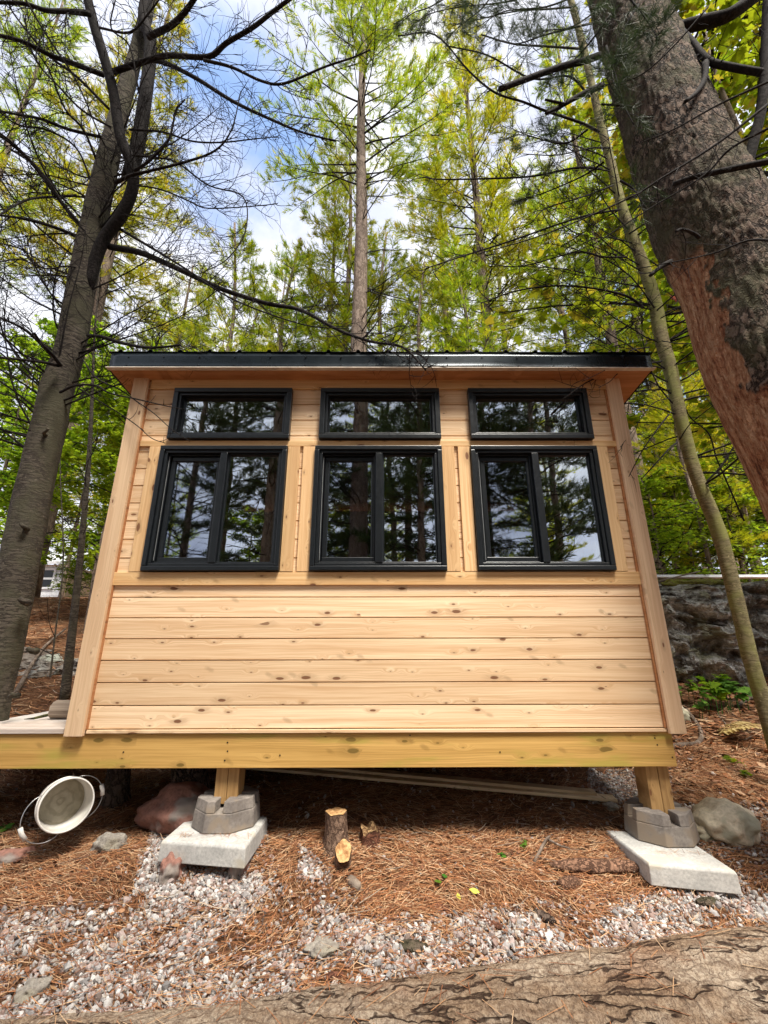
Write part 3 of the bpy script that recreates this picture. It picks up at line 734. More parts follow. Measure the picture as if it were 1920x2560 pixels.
# loose planks
def plank(pa, pb, w, h, label):
    m = MB(); pa = Vector(pa); pb = Vector(pb); d = (pb-pa).normalized(); s = Vector((-d.y, d.x, 0)).normalized(); u = d.cross(s)*-1
    if u.z < 0: u = -u
    for p in (pa, pb):
        for (a, b) in ((-1, 0), (1, 0), (1, 1), (-1, 1)): q = p+s*(a*w/2)+u*(b*h); m.v.append(tuple(q))
    m.f = [(0, 1, 2, 3), (7, 6, 5, 4), (0, 4, 5, 1), (1, 5, 6, 2), (2, 6, 7, 3), (3, 7, 4, 0)]
    tag(m.build('loose_plank', MAT['plank'], None, bevel=.002), label, 'plank', 'loose planks under the cabin floor')
PE = gz(1535, 2003); PS = U(590, 1938, 3.62); PS.z = max(PS.z, H(PS.x, PS.y)+.02)
plank((PS.x, PS.y, PS.z), (PE.x, PE.y-.02, PE.z+.01), .10, .018, 'lowest of the two loose planks lying under the floor')
plank((PS.x+.2, PS.y+.012, PS.z+.020), (PE.x-.10, PE.y+.035, PE.z+.031), .085, .018, 'upper of the two loose planks lying under the floor')
# stump with cut top
MAT['rot'] = bark('rotten_core', (.42, .27, .13), (.12, .06, .03), 22, 22, 1, .01)
def stump(px, py, r, h, label, cutr=1., tilt=(0, 0), broken=0., bm='bark_stump', cut='cut', face=0.):
    p = gz(px, py); root = empty('tree_stump', (p.x, p.y, p.z), label, 'tree stump'); n, m_ = 36, 8; b = MB()
    for j in range(m_+1):
        t_ = j/m_
        for i in range(n):
            a = 2*PI*i/n; rr = r*(1+.55*(1-t_)**3)*(1+.07*noise.noise(Vector((math.cos(a)*1.6, math.sin(a)*1.6, p.x)))*3*.5+.05*math.sin(a*5+p.x))
            top = broken*noise.noise(Vector((math.cos(a)*1.5, math.sin(a)*1.5, p.x*9)))*h if j == m_ else 0
            top += noise.noise(Vector((math.cos(a)*4, math.sin(a)*4, p.x)))*.006*t_+face*math.sin(a)*t_*t_
            b.v.append((p.x+rr*math.cos(a)+tilt[0]*t_, p.y+rr*math.sin(a)+tilt[1]*t_, p.z-.03+(h+.03)*t_+top))
    for j in range(m_):
        for i in range(n): k_ = (i+1) % n; b.f.append((j*n+i, j*n+k_, (j+1)*n+k_, (j+1)*n+i))
    b.build('bark', MAT[bm], root, True)
    c = MB()
    for ri, s in enumerate((1.0, .7, .35)):
        for i in range(n):
            v = b.v[m_*n+i]; cx, cy = p.x+tilt[0], p.y+tilt[1]
            c.v.append((cx+(v[0]-cx)*s*.985, cy+(v[1]-cy)*s*.985, v[2]*s+(p.z+h)*(1-s)+.003+noise.noise(Vector((v[0]*30*s, v[1]*30, 1)))*.003))
    for q in range(2):
        for i in range(n): k_ = (i+1) % n; c.f.append((q*n+i, q*n+k_, (q+1)*n+k_, (q+1)*n+i))
    c.f.append(tuple(2*n+i for i in range(n)))
    c.build('cut_face', MAT[cut], root, True); return p
stump(842, 2122, .058, .165, 'short tree stump with orange sawn top in front of the cabin', tilt=(-.008, .012), bm='bark_stump')
stump(858, 2160, .040, .070, 'low split root stub with its sawn face turned forward, touching the stump', tilt=(.004, -.045), bm='bark_stump', face=.035)
stump(926, 2108, .052, .06, 'rotten broken stump right of the sawn stump', broken=.8, bm='bark_piece', cut='rot')

# scraps of bark, wood
GREYB = (888, 2222)
def chunk(px, py, L, w, h, ang, mat, label, name='bark_piece', cat='bark piece', seed=1):
    p = gz(px, py); b = MB(); n = 22; m_ = 22
    for j in range(m_+1):
        t_ = j/m_-.5; s = (1-abs(2*t_)**3*.5)
        for i in range(n):
            a = 2*PI*i/n; q = 1+.28*noise.noise(Vector((math.cos(a)*1.4, math.sin(a)*1.4, t_*7+seed)))+.16*noise.noise(Vector((math.cos(a)*4, math.sin(a)*4+seed, t_*16)))+.10*noise.noise(Vector((math.cos(a)*9, math.sin(a)*9+seed, t_*40)))
            x = t_*L+(noise.noise(Vector((a*2, seed, 0)))*L*.08 if j in (0, m_) else 0); y = math.cos(a)*w/2*q*s; zz = math.sin(a)*h/2*q*s
            b.v.append((p.x+x*math.cos(ang)-y*math.sin(ang), p.y+x*math.sin(ang)+y*math.cos(ang), p.z+h*.35+zz))
    for j in range(m_):
        for i in range(n): k_ = (i+1) % n; b.f.append((j*n+i, j*n+k_, (j+1)*n+k_, (j+1)*n+i))
    b.f += [tuple(reversed(range(n))), tuple(m_*n+i for i in range(n))]
    tag(b.build(name, mat, None, True), label, cat)
BPm = MAT['bark_piece']; MAT['rot2'] = bark('rotten_log_wood', (.34, .19, .12), (.06, .03, .02), 26, 12, 1, .012)
chunk(884, 2218, .10, .05, .045, -1.0, MAT['greywood'], 'small grey broken piece of wood leaning before the split root stub', 'broken_wood', 'broken wood', 7)
chunk(780, 2268, .10, .032, .016, .9, BPm, 'reddish bark piece left of the gravel centre below the small stub')
chunk(1098, 2270, .13, .036, .018, -.75, BPm, 'long reddish bark piece below the two green leaves')
chunk(1222, 2312, .12, .04, .02, -.6, BPm, 'reddish bark piece below the yellow leaf')
chunk(1035, 2375, .11, .06, .03, -.2, MAT['bark_b'], 'dark brown bark lump in the gravel near the log')
chunk(835, 2446, .07, .03, .02, .1, BPm, 'small brown bark piece touching the fallen log')
chunk(1360, 2300, .10, .05, .03, -.9, MAT['bark_b'], 'dark bark lump between gravel and litter right of centre')
chunk(1770, 2262, .10, .045, .03, .1, MAT['bark_b'], 'dark bark lump below the right slab')
chunk(1390, 2352, .05, .028, .012, -1.2, BPm, 'small upright reddish bark chip near the log at right')
chunk(1680, 2218, .16, .03, .02, -.25, MAT['bark_b'], 'dark splinter against the front of the right slab')
chunk(1490, 2178, .44, .09, .055, -.03, MAT['rot2'], 'rotting reddish log piece left of the right slab', 'rotten_wood', 'rotten wood')
chunk(1425, 2218, .12, .07, .045, .3, MAT['rot2'], 'crumbling reddish wood lump below the rotting log piece', 'rotten_wood', 'rotten wood', 4)
def stick(pts, r0, r1, label, mat=None, name='stick', n=7):
    P = smooth_path(pts, 5); m = len(P); tag(MB().tube(P, [r0+(r1-r0)*i/(m-1) for i in range(m)], n).build(name, mat or MAT['greywood'], None, True), label, 'stick'); return P
def gp(px, py, dz=.012):
    p = gz(px, py); return (p.x, p.y, p.z+dz)
stick([gp(1650, 1880), gp(1700, 1868), gp(1745, 1862), gp(1752, 1830), gp(1720, 1790, .05)], .022, .013, 'thick curling grey root beside the right end of the beam', MAT['bark_bg'], 'tree_root', 9)
stick([gp(1920, 1745, .03), gp(1880, 1752, .03), gp(1845, 1770, .02)], .022, .012, 'pale thick branch stub on the slope at the right edge', MAT['bark_bg'])
stick([gp(1795, 1790), gp(1850, 1850), gp(1885, 1850, .03)], .004, .003, 'thin pale stick crossing the leaf litter by the fern')
stick([gp(1335, 2165), gp(1365, 2125, .04), gp(1378, 2118, .05)], .008, .006, 'knotty grey twig beside the seedling', MAT['bark_bg'])
stick([gp(1372, 2120, .04), gp(1400, 2130, .03), gp(1425, 2132, .02)], .007, .004, 'short side twig of grey wood right of the knotty twig', MAT['bark_bg'])
stick([gp(35, 1745, .03), gp(100, 1640, .06), gp(160, 1590, .09)], .022, .010, 'bent grey dead branch behind the left deck', MAT['bark_bg'])
stick([U(1640, 1455, 5.6), U(1750, 1428, 5.6)], .012, .008, 'pale dead stick lying on the moss above the rock outcrop')
# wood on the deck
m = MB(); zt = .606; tag(chunk, None) if False else None
b = MB(); n_ = 12; LP_ = UZ(150, 1792, .62); LX0, LX1 = UZ(133, 1790, .62).x, UZ(133, 1790, .62).x+.30
for j in range(9):
    x = LX0+(LX1-LX0)*j/8
    for i in range(n_):
        a_ = 2*PI*i/n_; rr = .062*(1+.22*noise.noise(Vector((math.cos(a_)*1.3, math.sin(a_)*1.3, x*3)))+.05*math.sin(a_*6)); b.v.append((x+.012*noise.noise(Vector((a_, j, 1))), LP_.y+.05+rr*1.1*math.cos(a_), zt+.050+max(-.049, rr*math.sin(a_)*.85)))
for j in range(8):
    for i in range(n_): k_ = (i+1) % n_; b.f.append((j*n_+i, j*n_+k_, (j+1)*n_+k_, (j+1)*n_+i))
b.f += [tuple(reversed(range(n_))), tuple(8*n_+i for i in range(n_))]
tag(b.build('split_log', MAT['greywood'], None), 'weathered grey split log lying on the left deck', 'firewood')
P = [UZ(60, 1798, zt+.006), UZ(84, 1796, zt+.010), UZ(108, 1790, zt+.018), UZ(136, 1784, zt+.024)]
tag(MB().tube(P, [.0015, .007, .010, .009], 6).build('wood_splinter', bark('mossy_splinter', (.10, .10, .03), (.03, .03, .02), 10, 10, .5, .01, (.22, .24, .05)), None), 'dark pointed splinter with yellow green moss on the left deck', 'firewood')

# bucket
def bucket():
    c = U(166, 2012, 2.66); e = (c-CAM).normalized(); sdir = (RT*.80-UP*.60).normalized()
    nrm = (-e*math.cos(.25)+sdir*math.sin(.25)).normalized(); c = c-nrm*0
    a = (UP*.8+RT*.6); a = (a-nrm*a.dot(nrm)).normalized(); b = nrm.cross(a)
    R = .118; D = .16; root = empty('bucket', tuple(c), 'white plastic bucket lying tipped under the deck with its wire handle down', 'bucket')
    def lathe(prof, n=56):
        m = MB()
        for r, h in prof:
            for i in range(n):
                t_ = 2*PI*i/n; m.v.append(tuple(c+(a*math.cos(t_)+b*math.sin(t_))*r+nrm*h))
        for j in range(len(prof)-1):
            for i in range(n): k_ = (i+1) % n; m.f.append((j*n+i, j*n+k_, (j+1)*n+k_, (j+1)*n+i))
        return m
    lathe([(R*.99, -.004), (R*.97, -.05), (R*.90, -D), (.001, -D), (.001, -D-.004), (R*.92, -D-.004), (R*1.0, -.055), (R*1.012, -.006), (R*.99, -.004)]).build('body', MAT['white'], root, True)
    lathe([(R*.985, 0), (R*.985, .006), (R*1.0, .010), (R*1.05, .008), (R*1.06, 0), (R*1.06, -.016), (R*1.02, -.018)]).build('rim', MAT['white'], root, True)
    lathe([(R*1.015, -.055), (R*1.055, -.056), (R*1.055, -.062), (R*1.01, -.064)]).build('lower_rim', MAT['white'], root, True)
    dm = NT('bucket_dirt'); dpos = dm.obj(); vl = dm.new('ShaderNodeVectorMath', operation='DISTANCE'); dm.set(vl, 0, dpos); vl.inputs[1].default_value = tuple(c-nrm*D)
    rr = dm.math('SINE', dm.math('ADD', dm.math('MULTIPLY', vl.outputs['Value'], 150), dm.math('MULTIPLY', dm.noise(dpos, 16, 4), 11)))
    nn = dm.noise(dpos, 26, 5)
    colr = dm.mix(dm.mapr(rr, .2, .95, 0, .38), dm.mix(nn, (.20, .17, .11), (.46, .41, .31)), (.17, .14, .085)); dm.fin(colr, .8, .2)
    lathe([(R*.895, -D+.022), (R*.78, -D+.012), (R*.45, -D+.008), (R*.2, -D+.007), (.001, -D+.006)]).build('dirt_layer', dm.m, root, True)
    # bails
    for (ang, out, lab) in ((2.45, .12, 'lower'), (-.95, .07, 'right')):
        P = []; 
        s0 = ang-1.0; s1 = ang+1.0
        for i in range(25):
            t_ = i/24; th = s0+(s1-s0)*t_; rr_ = R*1.06+out*math.sin(PI*t_)**.8*.55
            P.append(c+(a*math.cos(th)+b*math.sin(th))*rr_+nrm*(-.02+.02*math.sin(PI*t_)))
        w = MB().tube(P, .0022, 6).build('handle', MAT['wire'], root, True)
        m0, m1 = P[10], P[14]; MB().tube([m0, P[12], m1], .0105, 12).build('grip', MAT['white'], w, True)
bucket()

# plants on the ground
def leaves_obj(name, P, D, Nn, S, mat, parent=None, tmpl='maple'):
    return link(name, leaf_mesh(name, np.array(P), np.array(D), np.array(Nn), np.array(S)*1., tmpl), mat, parent, False)
def seedling(px, py, h, n, size, label, mat, spread=.1, tmpl='maple', name='seedling', Y=None):
    p = gz(px, py)
    if Y: p = U(px, py, Y); p.z = H(p.x, p.y)
    root = empty(name, (p.x, p.y, p.z), label, 'plant'); st = MB(); P = []; D = []; Nn = []; S = []
    for i in range(max(2, n//5)):
        a = random.uniform(0, 2*PI); q = Vector((p.x+math.cos(a)*spread*random.random(), p.y+math.sin(a)*spread*random.random()*.6, p.z))
        q.z = H(q.x, q.y); hh = h*random.uniform(.5, 1); top = q+Vector((random.uniform(-.2, .2)*hh, random.uniform(-.2, .2)*hh, hh)); st.tube([q-Vector((0, 0, .02)), (q+top)/2+Vector((.01, 0, 0)), top], [.003, .0022, .0015], 5)
        for k_ in range(5):
            b = random.uniform(0, 2*PI); s = random.uniform(.6, 1)*size; P.append(tuple(top+Vector((0, 0, -hh*.4*random.random())))); D.append((math.cos(b), math.sin(b), random.uniform(-.3, .3))); Nn.append((random.gauss(0, .3), random.gauss(-.3, .3), 1)); S.append(s)
    st.build('stem', MAT['seed'], root); leaves_obj('leaves', P, D, Nn, S, mat, root, tmpl)
seedling(1312, 2125, .05, 8, .035, 'small dark green seedling on the litter left of the rotting log', MAT['seed'], .02, 'oval')
seedling(1262, 2150, .03, 6, .028, 'tiny green sprout in the needles left of the seedling', MAT['seed'], .02, 'oval')
seedling(12, 2080, .05, 6, .07, 'green leafy sprout at the left edge beside the bucket', MAT['seed'], .02, 'oval')
seedling(1700, 1710, .24, 60, .075, 'green maple seedlings at the foot of the rock outcrop', MAT['seed'], .30, Y=4.1)
seedling(1775, 1690, .34, 60, .085, 'taller leafy maple seedling in front of the rock outcrop', MAT['maple'], .18, Y=4.1)
seedling(1835, 1700, .30, 40, .10, 'broad leaved maple seedling left of the slender mossy trunk', MAT['seed'], .14, Y=4.1)
seedling(1820, 1915, .04, 16, .05, 'low green weeds on the litter below the fern', MAT['maple'], .12)
seedling(1870, 1950, .05, 8, .05, 'small green plant above the rounded boulder', MAT['maple'], .05)
seedling(225, 1640, .25, 24, .08, 'green shoots on the ledge beside the left sapling', MAT['seed'], .25)
for (px_, py_, s, mt, lab) in ((1090, 2210, .045, 'seed', 'bright green fallen leaf in the needles left of the yellow one'), (1112, 2196, .038, 'seed', 'smaller green leaf touching the bright green one'), (1200, 2243, .035, 'yleaf', 'yellow fallen leaf at the edge of the gravel'), (1150, 2262, .028, 'yleaf', 'narrow yellow green leaf left of the yellow one')):
    p = gz(px_, py_); a = random.uniform(0, 6)
    o_ = leaves_obj('fallen_leaf', [(p.x, p.y, p.z+.018)], [(math.cos(a), math.sin(a), .25)], [(.2, -.6, 1)], [s*1.4], MAT[mt], None, 'oval'); tag(o_, lab, 'leaf')
    m_ = o_.modifiers.new('s', 'SOLIDIFY'); m_.thickness = .0006
def fern(px, py, L, n, label):
    p = gz(px, py); root = empty('fern', (p.x, p.y, p.z), label, 'fern'); st = MB()
    for a in n:
        P = []; D = []; Nn = []; S = []; pts = []
        for i in range(15):
            t_ = i/14; q = Vector((p.x+math.cos(a)*L*t_, p.y+math.sin(a)*L*t_, p.z+.04+.08*math.sin(t_*2.6))); pts.append(q)
            if i > 1:
                for s in (-1, 1):
                    P.append(tuple(q)); D.append((-math.sin(a)*s+.35*math.cos(a), math.cos(a)*s+.35*math.sin(a), -.1)); Nn.append((0, -.3, 1)); S.append(.085*(1-t_)**.7+.012)
        st.tube(pts, [.003*(1-i/15)+.001 for i in range(15)], 5)
        leaves_obj('frond', P, D, Nn, S, MAT['fern'], root, 'oval')
    st.build('stem', MAT['fern'], root)
fern(1800, 1850, .38, (-.25, .25, -.9), 'pale yellow dried fern on the slope at the right edge')

# ------------------------------------------------------------------ fallen log in front
LOGV = []
def big_log():
    A = Vector((-2.2, 1.22, -.165)); B = Vector((1.62, 1.58, -.015)); ax = (B-A).normalized(); s = ax.cross(Vector((0, 0, 1))).normalized()*-1; u = s.cross(ax)*-1
    if u.z < 0: u = -u
    L = (B-A).length; nl, nc = 1100, 300; R0, R1 = .245, .255; V = []; C = []
    th = np.linspace(0, 2*PI, nc, endpoint=False)
    for i in range(nl+1):
        t_ = i/nl; R = R0+(R1-R0)*t_; cen = A+ax*(L*t_)+u*(.01*math.sin(t_*9))
        for a in th:
            arc = a*R; q = Vector((t_*L, math.cos(a)*R, math.sin(a)*R))
            low = noise.fractal(Vector((q.x*1.6, q.y*3, q.z*3)), 1, 2, 3)*.012
            nv = noise.noise_vector(Vector((q.x*3.2, q.y*5, q.z*5)))*.085+noise.noise_vector(Vector((q.x*13, q.y*16, q.z*16)))*.024
            P = Vector(((q.x+nv.x*2)*2.2, (q.y+nv.y)*12, (q.z+nv.z)*12))
            d, _ = noise.voronoi(P); e1 = min(1, (d[1]-d[0])*4.6)
            P2 = Vector(((q.x+nv.x)*13, (q.y+nv.y)*24, (q.z+nv.z)*24)); d2, _ = noise.voronoi(P2); e2 = min(1, (d2[1]-d2[0])*5)
            fine = noise.fractal(Vector((q.x*48, q.y*48, q.z*48)), .6, 2, 4)
            hgt = .017+.006*e1+.0015*e2+fine*.0020+low*.7+noise.cell(Vector((P.x*.9, P.y*.9, P.z*.9)))*.004
            r = R-.02+hgt
            p = cen+(s*math.cos(a)+u*math.sin(a))*r; V.append((p.x, p.y, p.z))
            mxx = min(1, max(0, .5+fine*1.1+noise.noise(q*6)*.9)); base = np.array((.52, .43, .34))*mxx+np.array((.27, .19, .135))*(1-mxx)
            ck = np.array((.050, .026, .017)); k_ = min(1, e1*1.15)**1.2*(.70+.30*e2)
            redn = max(0, noise.noise(q*2.2+Vector((3, 3, 3)))-.15)*1.6
            c = ck*(1-k_)+base*k_; c = c*(1-redn)+np.array((.30, .15, .07))*redn; C.append(c*(1+fine*.5))
    ii = np.arange((nl+1)*nc).reshape(nl+1, nc)
    F = np.stack([ii[:-1, :], ii[1:, :], np.roll(ii[1:, :], -1, 1), np.roll(ii[:-1, :], -1, 1)], -1).reshape(-1, 4)
    root = empty('fallen_log', tuple((A+B)/2), 'thick fallen pine log with ridged bark across the bottom of the picture', 'log')
    t = NT('log_bark'); o = t.obj(); wp = t.new('ShaderNodeTexNoise'); t.set(wp, 'Vector', t.scale(o, (5, 9, 9))); wp.inputs['Detail'].default_value = 4; wp.inputs['Scale'].default_value = 1
    ad = t.new('ShaderNodeVectorMath', operation='MULTIPLY_ADD'); t.set(ad, 0, wp.outputs['Color']); ad.inputs[1].default_value = (.10, .075, .075); t.set(ad, 2, o); v = ad.outputs[0]
    cr1 = t.mapr(t.math('ABSOLUTE', t.math('SUBTRACT', t.noise(t.scale(v, (3.0, 15, 15)), 1, 3, .55), .5)), .002, .026)
    vo = t.voro(t.scale(v, (13, 26, 26)), 1, 'DISTANCE_TO_EDGE'); cr2 = t.mapr(vo.outputs[0], 0, .09)
    cr3 = t.mapr(t.math('ABSOLUTE', t.math('SUBTRACT', t.noise(t.scale(v, (26, 20, 20)), 1, 4, .65), .5)), 0, .05)
    n = t.noise(o, 130, 5, .8); big = t.noise(t.scale(o, (4, 9, 9)), 1, 5, .6)
    c = t.mix(t.mapr(big, .38, .62), (.50, .405, .30), (.34, .24, .155)); c = t.mix(t.mapr(t.noise(o, 3.2, 3), .56, .68, 0, .5), c, (.34, .17, .09))
    c = t.mix(t.mapr(n, .40, .62, 0, .9), c, t.mix(1, c, (.50, .44, .40), 'MULTIPLY'))
    c = t.mix(t.math('MULTIPLY', t.math('SUBTRACT', 1, cr3), .35), c, (.16, .10, .07)); c = t.mix(t.math('MULTIPLY', t.math('SUBTRACT', 1, cr2), .40), c, (.12, .07, .045)); c = t.mix(t.math('MULTIPLY', t.math('SUBTRACT', 1, cr1), .92), c, (.045, .024, .016))
    t.bump(t.math('ADD', t.math('ADD', cr1, t.math('MULTIPLY', cr2, .30)), t.math('ADD', t.math('MULTIPLY', cr3, .2), t.math('MULTIPLY', n, .45))), 1.0, .012)
    lk = np.clip(np.array(C), .01, .9)
    link('bark', np_mesh('bark', V, F, col=lk), t.fin(c, .92, .15), root, True)
    LOGV.extend([v_ for v_ in V[::7] if v_[2] > (A.z+B.z)/2+.17 and abs(v_[0]) < 1.7])
    m = MB(); cen = B
    for j, rr in enumerate((.222, .15, .07)):
        for a in np.linspace(0, 2*PI, 40, endpoint=False): p = cen+(s*math.cos(a)+u*math.sin(a))*rr+ax*.004; m.v.append(tuple(p))
    for j in range(2):
        for i in range(40): k_ = (i+1) % 40; m.f.append((j*40+i, j*40+k_, (j+1)*40+k_, (j+1)*40+i))
    m.f.append(tuple(80+i for i in range(40))); m.build('cut_end', MAT['cut'], root)
big_log()
P = [Vector(LOGV[random.randrange(len(LOGV))])+Vector((0, 0, .003)) for i in range(420)]
for (cx, cy, zt_) in ((PXL+.0625, yc, TL_), (PXR+.09, yc-.04, TR_)):
    for i in range(46):
        P.append(Vector((cx+random.uniform(-.18, .18), cy+random.choice((-1, 1))*random.uniform(.165, .19), zt_+.003)))
V = []; F = []; C = []
for p in P:
    a = random.uniform(0, PI); d = Vector((math.cos(a), math.sin(a), random.gauss(0, .08)))*random.uniform(.02, .045); s = Vector((-math.sin(a), math.cos(a), 0))*.0009; n_ = len(V)
    V += [tuple(p-d-s), tuple(p-d+s), tuple(p+d+s+Vector((0, 0, .001))), tuple(p+d-s+Vector((0, 0, .001)))]; F.append((n_, n_+1, n_+2, n_+3)); C += [NP[random.randrange(len(NP))]]*4
tag(link('stray_needles', np_mesh('stray_needles', V, F, col=np.array(C)), MAT['col']), 'stray brown pine needles lying on the fallen log and the slabs', 'ground litter', None, 'stuff')
#TREES
# ------------------------------------------------------------------ rock outcrops
def outcrop(name, x0, x1, yf, yb, top, base, mat, label, seed, amp=.28, nu=330, nv=210):
    """a rock face: a closed sheet running up the front, over the top and down the back, with coarse blocky relief"""
    V = []; 
    for j in range(nv):
        v = j/(nv-1)
        for i in range(nu):
            u_ = i/(nu-1); x = x0+(x1-x0)*u_; tp = top(x)
            prof = [(0, yf, base-.5), (.30, yf+.06, base+.45*(tp-base)), (.48, yf+.22, tp-.05), (.56, yf+.45, tp), (.85, yb, tp), (1, yb+.1, base-.5)]
            for (a, ya_, za), (b, yb_, zb) in zip(prof, prof[1:]):
                if v <= b+1e-9: k_ = (v-a)/(b-a); y = ya_+(yb_-ya_)*k_; z = za+(zb-za)*k_; break
            end = min(1, min(u_, 1-u_)*9); y += (1-end)*.35
            q = Vector((x, y, z)); d, _ = noise.voronoi(Vector((x*1.5+seed, y*1.7, z*2.6))); d2, _ = noise.voronoi(Vector((x*5+seed, y*5, z*9)))
            n = (d[1]-d[0])*amp*.75+noise.fractal(q*2.6+Vector((seed, 0, 0)), .7, 2, 7)*amp*.6+(d2[1]-d2[0])*amp*.30+(noise.cell(Vector((x*3+z, y*3, z*7)))-.5)*amp*.18
            V.append((x+noise.noise(q*2)*.05, y-n+amp*.25, z+noise.noise(q*1.7+Vector((9, 9, 9)))*amp*.35))
    ii = np.arange(nu*nv).reshape(nv, nu); F = np.stack([ii[:-1, :-1], ii[:-1, 1:], ii[1:, 1:], ii[1:, :-1]], -1).reshape(-1, 4)
    o = link(name, np_mesh(name, V, F), mat, None, False); return tag(o, label, 'rock')
outcrop('rock_outcrop', 1.72, 6.2, 4.55, 6.2, lambda x: 1.74+.05*math.sin(x*3), .60, MAT['outcrop'], 'dark craggy lichen streaked rock outcrop behind the right end of the cabin', 3.3, .30)
outcrop('rock_ledge', -6.5, -1.9, 4.75, 6.4, lambda x: 1.03+.03*math.sin(x*4), .62, MAT['ledge'], 'low layered grey rock ledge behind the left end of the cabin', 8.1, .22)
# pale board edge above the outcrop
b = MB().box(1.9, 5.4, 6.0, 6.14, 1.975, 2.01); tag(b.build('edge_board', MAT['paint'], None), 'long pale board lying level on the ground above the rock outcrop', 'board')
# moss hummock and litter on top of the outcrop
rock('moss_mound', (U(1720, 1450, 5.2).x, 5.25, 1.74), (.42, .25, .09), bark('moss', (.20, .21, .03), (.12, .09, .03), 10, 10, .8, .02), 'yellow green moss cushion on top of the rock outcrop', 'moss', 4)

# ------------------------------------------------------------------ shed far left
def shed():
    Y = 13.0; a = U(78, 1500, Y); b = U(150, 1500, Y); z0 = H(a.x, Y)-.3; zt = U(110, 1412, Y).z; root = empty('shed', ((a.x+b.x)/2-.6, Y+1, a.z), 'small white shed with a sash window far behind the left tree', 'shed')
    x0 = a.x-1.0; x1 = b.x
    sd = MB()
    zz = z0
    while zz < zt: sd.box(x0, x1, Y-.01, Y+.05, zz+.004, min(zt, zz+.116)); zz += .12
    sd.build('front_wall', MAT['paint'], root)
    MB().box(x1-.06, x1-.001, Y+.052, Y+2.2, z0, zt).build('side_wall', MAT['corner'], root)
    MB().box(x1, x1+.12, Y-.03, Y+.02, z0, zt).build('corner_board', MAT['corner'], root)
    MB().box(x0, x0+.05, Y+.052, Y+2.2, z0, zt).build('side_wall', MAT['paint'], root)
    MB().prism([(Y-.25, zt-.02), (Y-.25, zt+.06), (Y+2.4, zt+.9), (Y+2.4, zt+.82)], x0-.2, x1+.3, 'x').build('roof', MAT['paint'], root)
    p = U(103, 1405+15, Y); q = U(140, 1475, Y); wx0, wx1 = U(96, 1450, Y).x, U(138, 1450, Y).x; wz0, wz1 = U(100, 1473, Y).z, U(100, 1421, Y).z
    f = MB().ring(wx0, wx1, wz0, wz1, .06, Y-.05, Y+.0).build('window', MAT['paint'], root)
    MB().box(wx0+.06, wx1-.06, Y-.045, Y-.012, (wz0+wz1)/2-.03, (wz0+wz1)/2+.03).build('meeting_rail', MAT['paint'], f)
    MB().box(wx0+.06, wx1-.06, Y-.030, Y-.018, wz0+.06, (wz0+wz1)/2-.031).build('pane', MAT['black'], f); MB().box(wx0+.06, wx1-.06, Y-.030, Y-.018, (wz0+wz1)/2+.031, wz1-.06).build('pane', MAT['black'], f)
shed()

# ------------------------------------------------------------------ tree builders
def tufts(P, D, nb, L, W, spread=.8, droop=0.):
    """needle tufts: nb slim blades fanning from each point"""
    P = np.asarray(P, float); D = np.asarray(D, float); n = len(P)
    D = D/(np.linalg.norm(D, axis=1, keepdims=True)+1e-9)
    d = D[:, None]+RNG.normal(0, spread, (n, nb, 3)); d[..., 2] -= droop; d /= np.linalg.norm(d, axis=2, keepdims=True)
    s = np.cross(d, RNG.normal(size=(n, nb, 3))); s /= np.linalg.norm(s, axis=2, keepdims=True)+1e-9
    ln = L*RNG.uniform(.7, 1.15, (n, nb, 1)); base = P[:, None]+D[:, None]*RNG.uniform(-.5, .3, (n, nb, 1))*L
    v = np.stack([base-s*W/2, base+s*W/2, base+d*ln], 2).reshape(-1, 3)
    f = np.arange(n*nb*3).reshape(-1, 3); r = np.repeat(np.clip(np.repeat(RNG.random(n), nb)+RNG.uniform(-.15, .15, n*nb), 0, 1), 3)
    return v, f, r
def trunk_mesh(mb, H_, r0, r1, bend=.15, n=12, seg=16, seed=0, z0=-.4):
    P = []; R = []
    for i in range(seg+1):
        t_ = i/seg; P.append(Vector((noise.noise(Vector((t_*2.2, seed, 0)))*bend*t_*3, noise.noise(Vector((t_*2.2, seed, 9)))*bend*t_*3, z0+(H_-z0)*t_))); R.append((r0+(r1-r0)*t_)*(1+.35*max(0, .06-t_)/.06))
    mb.tube(P, R, n); return P
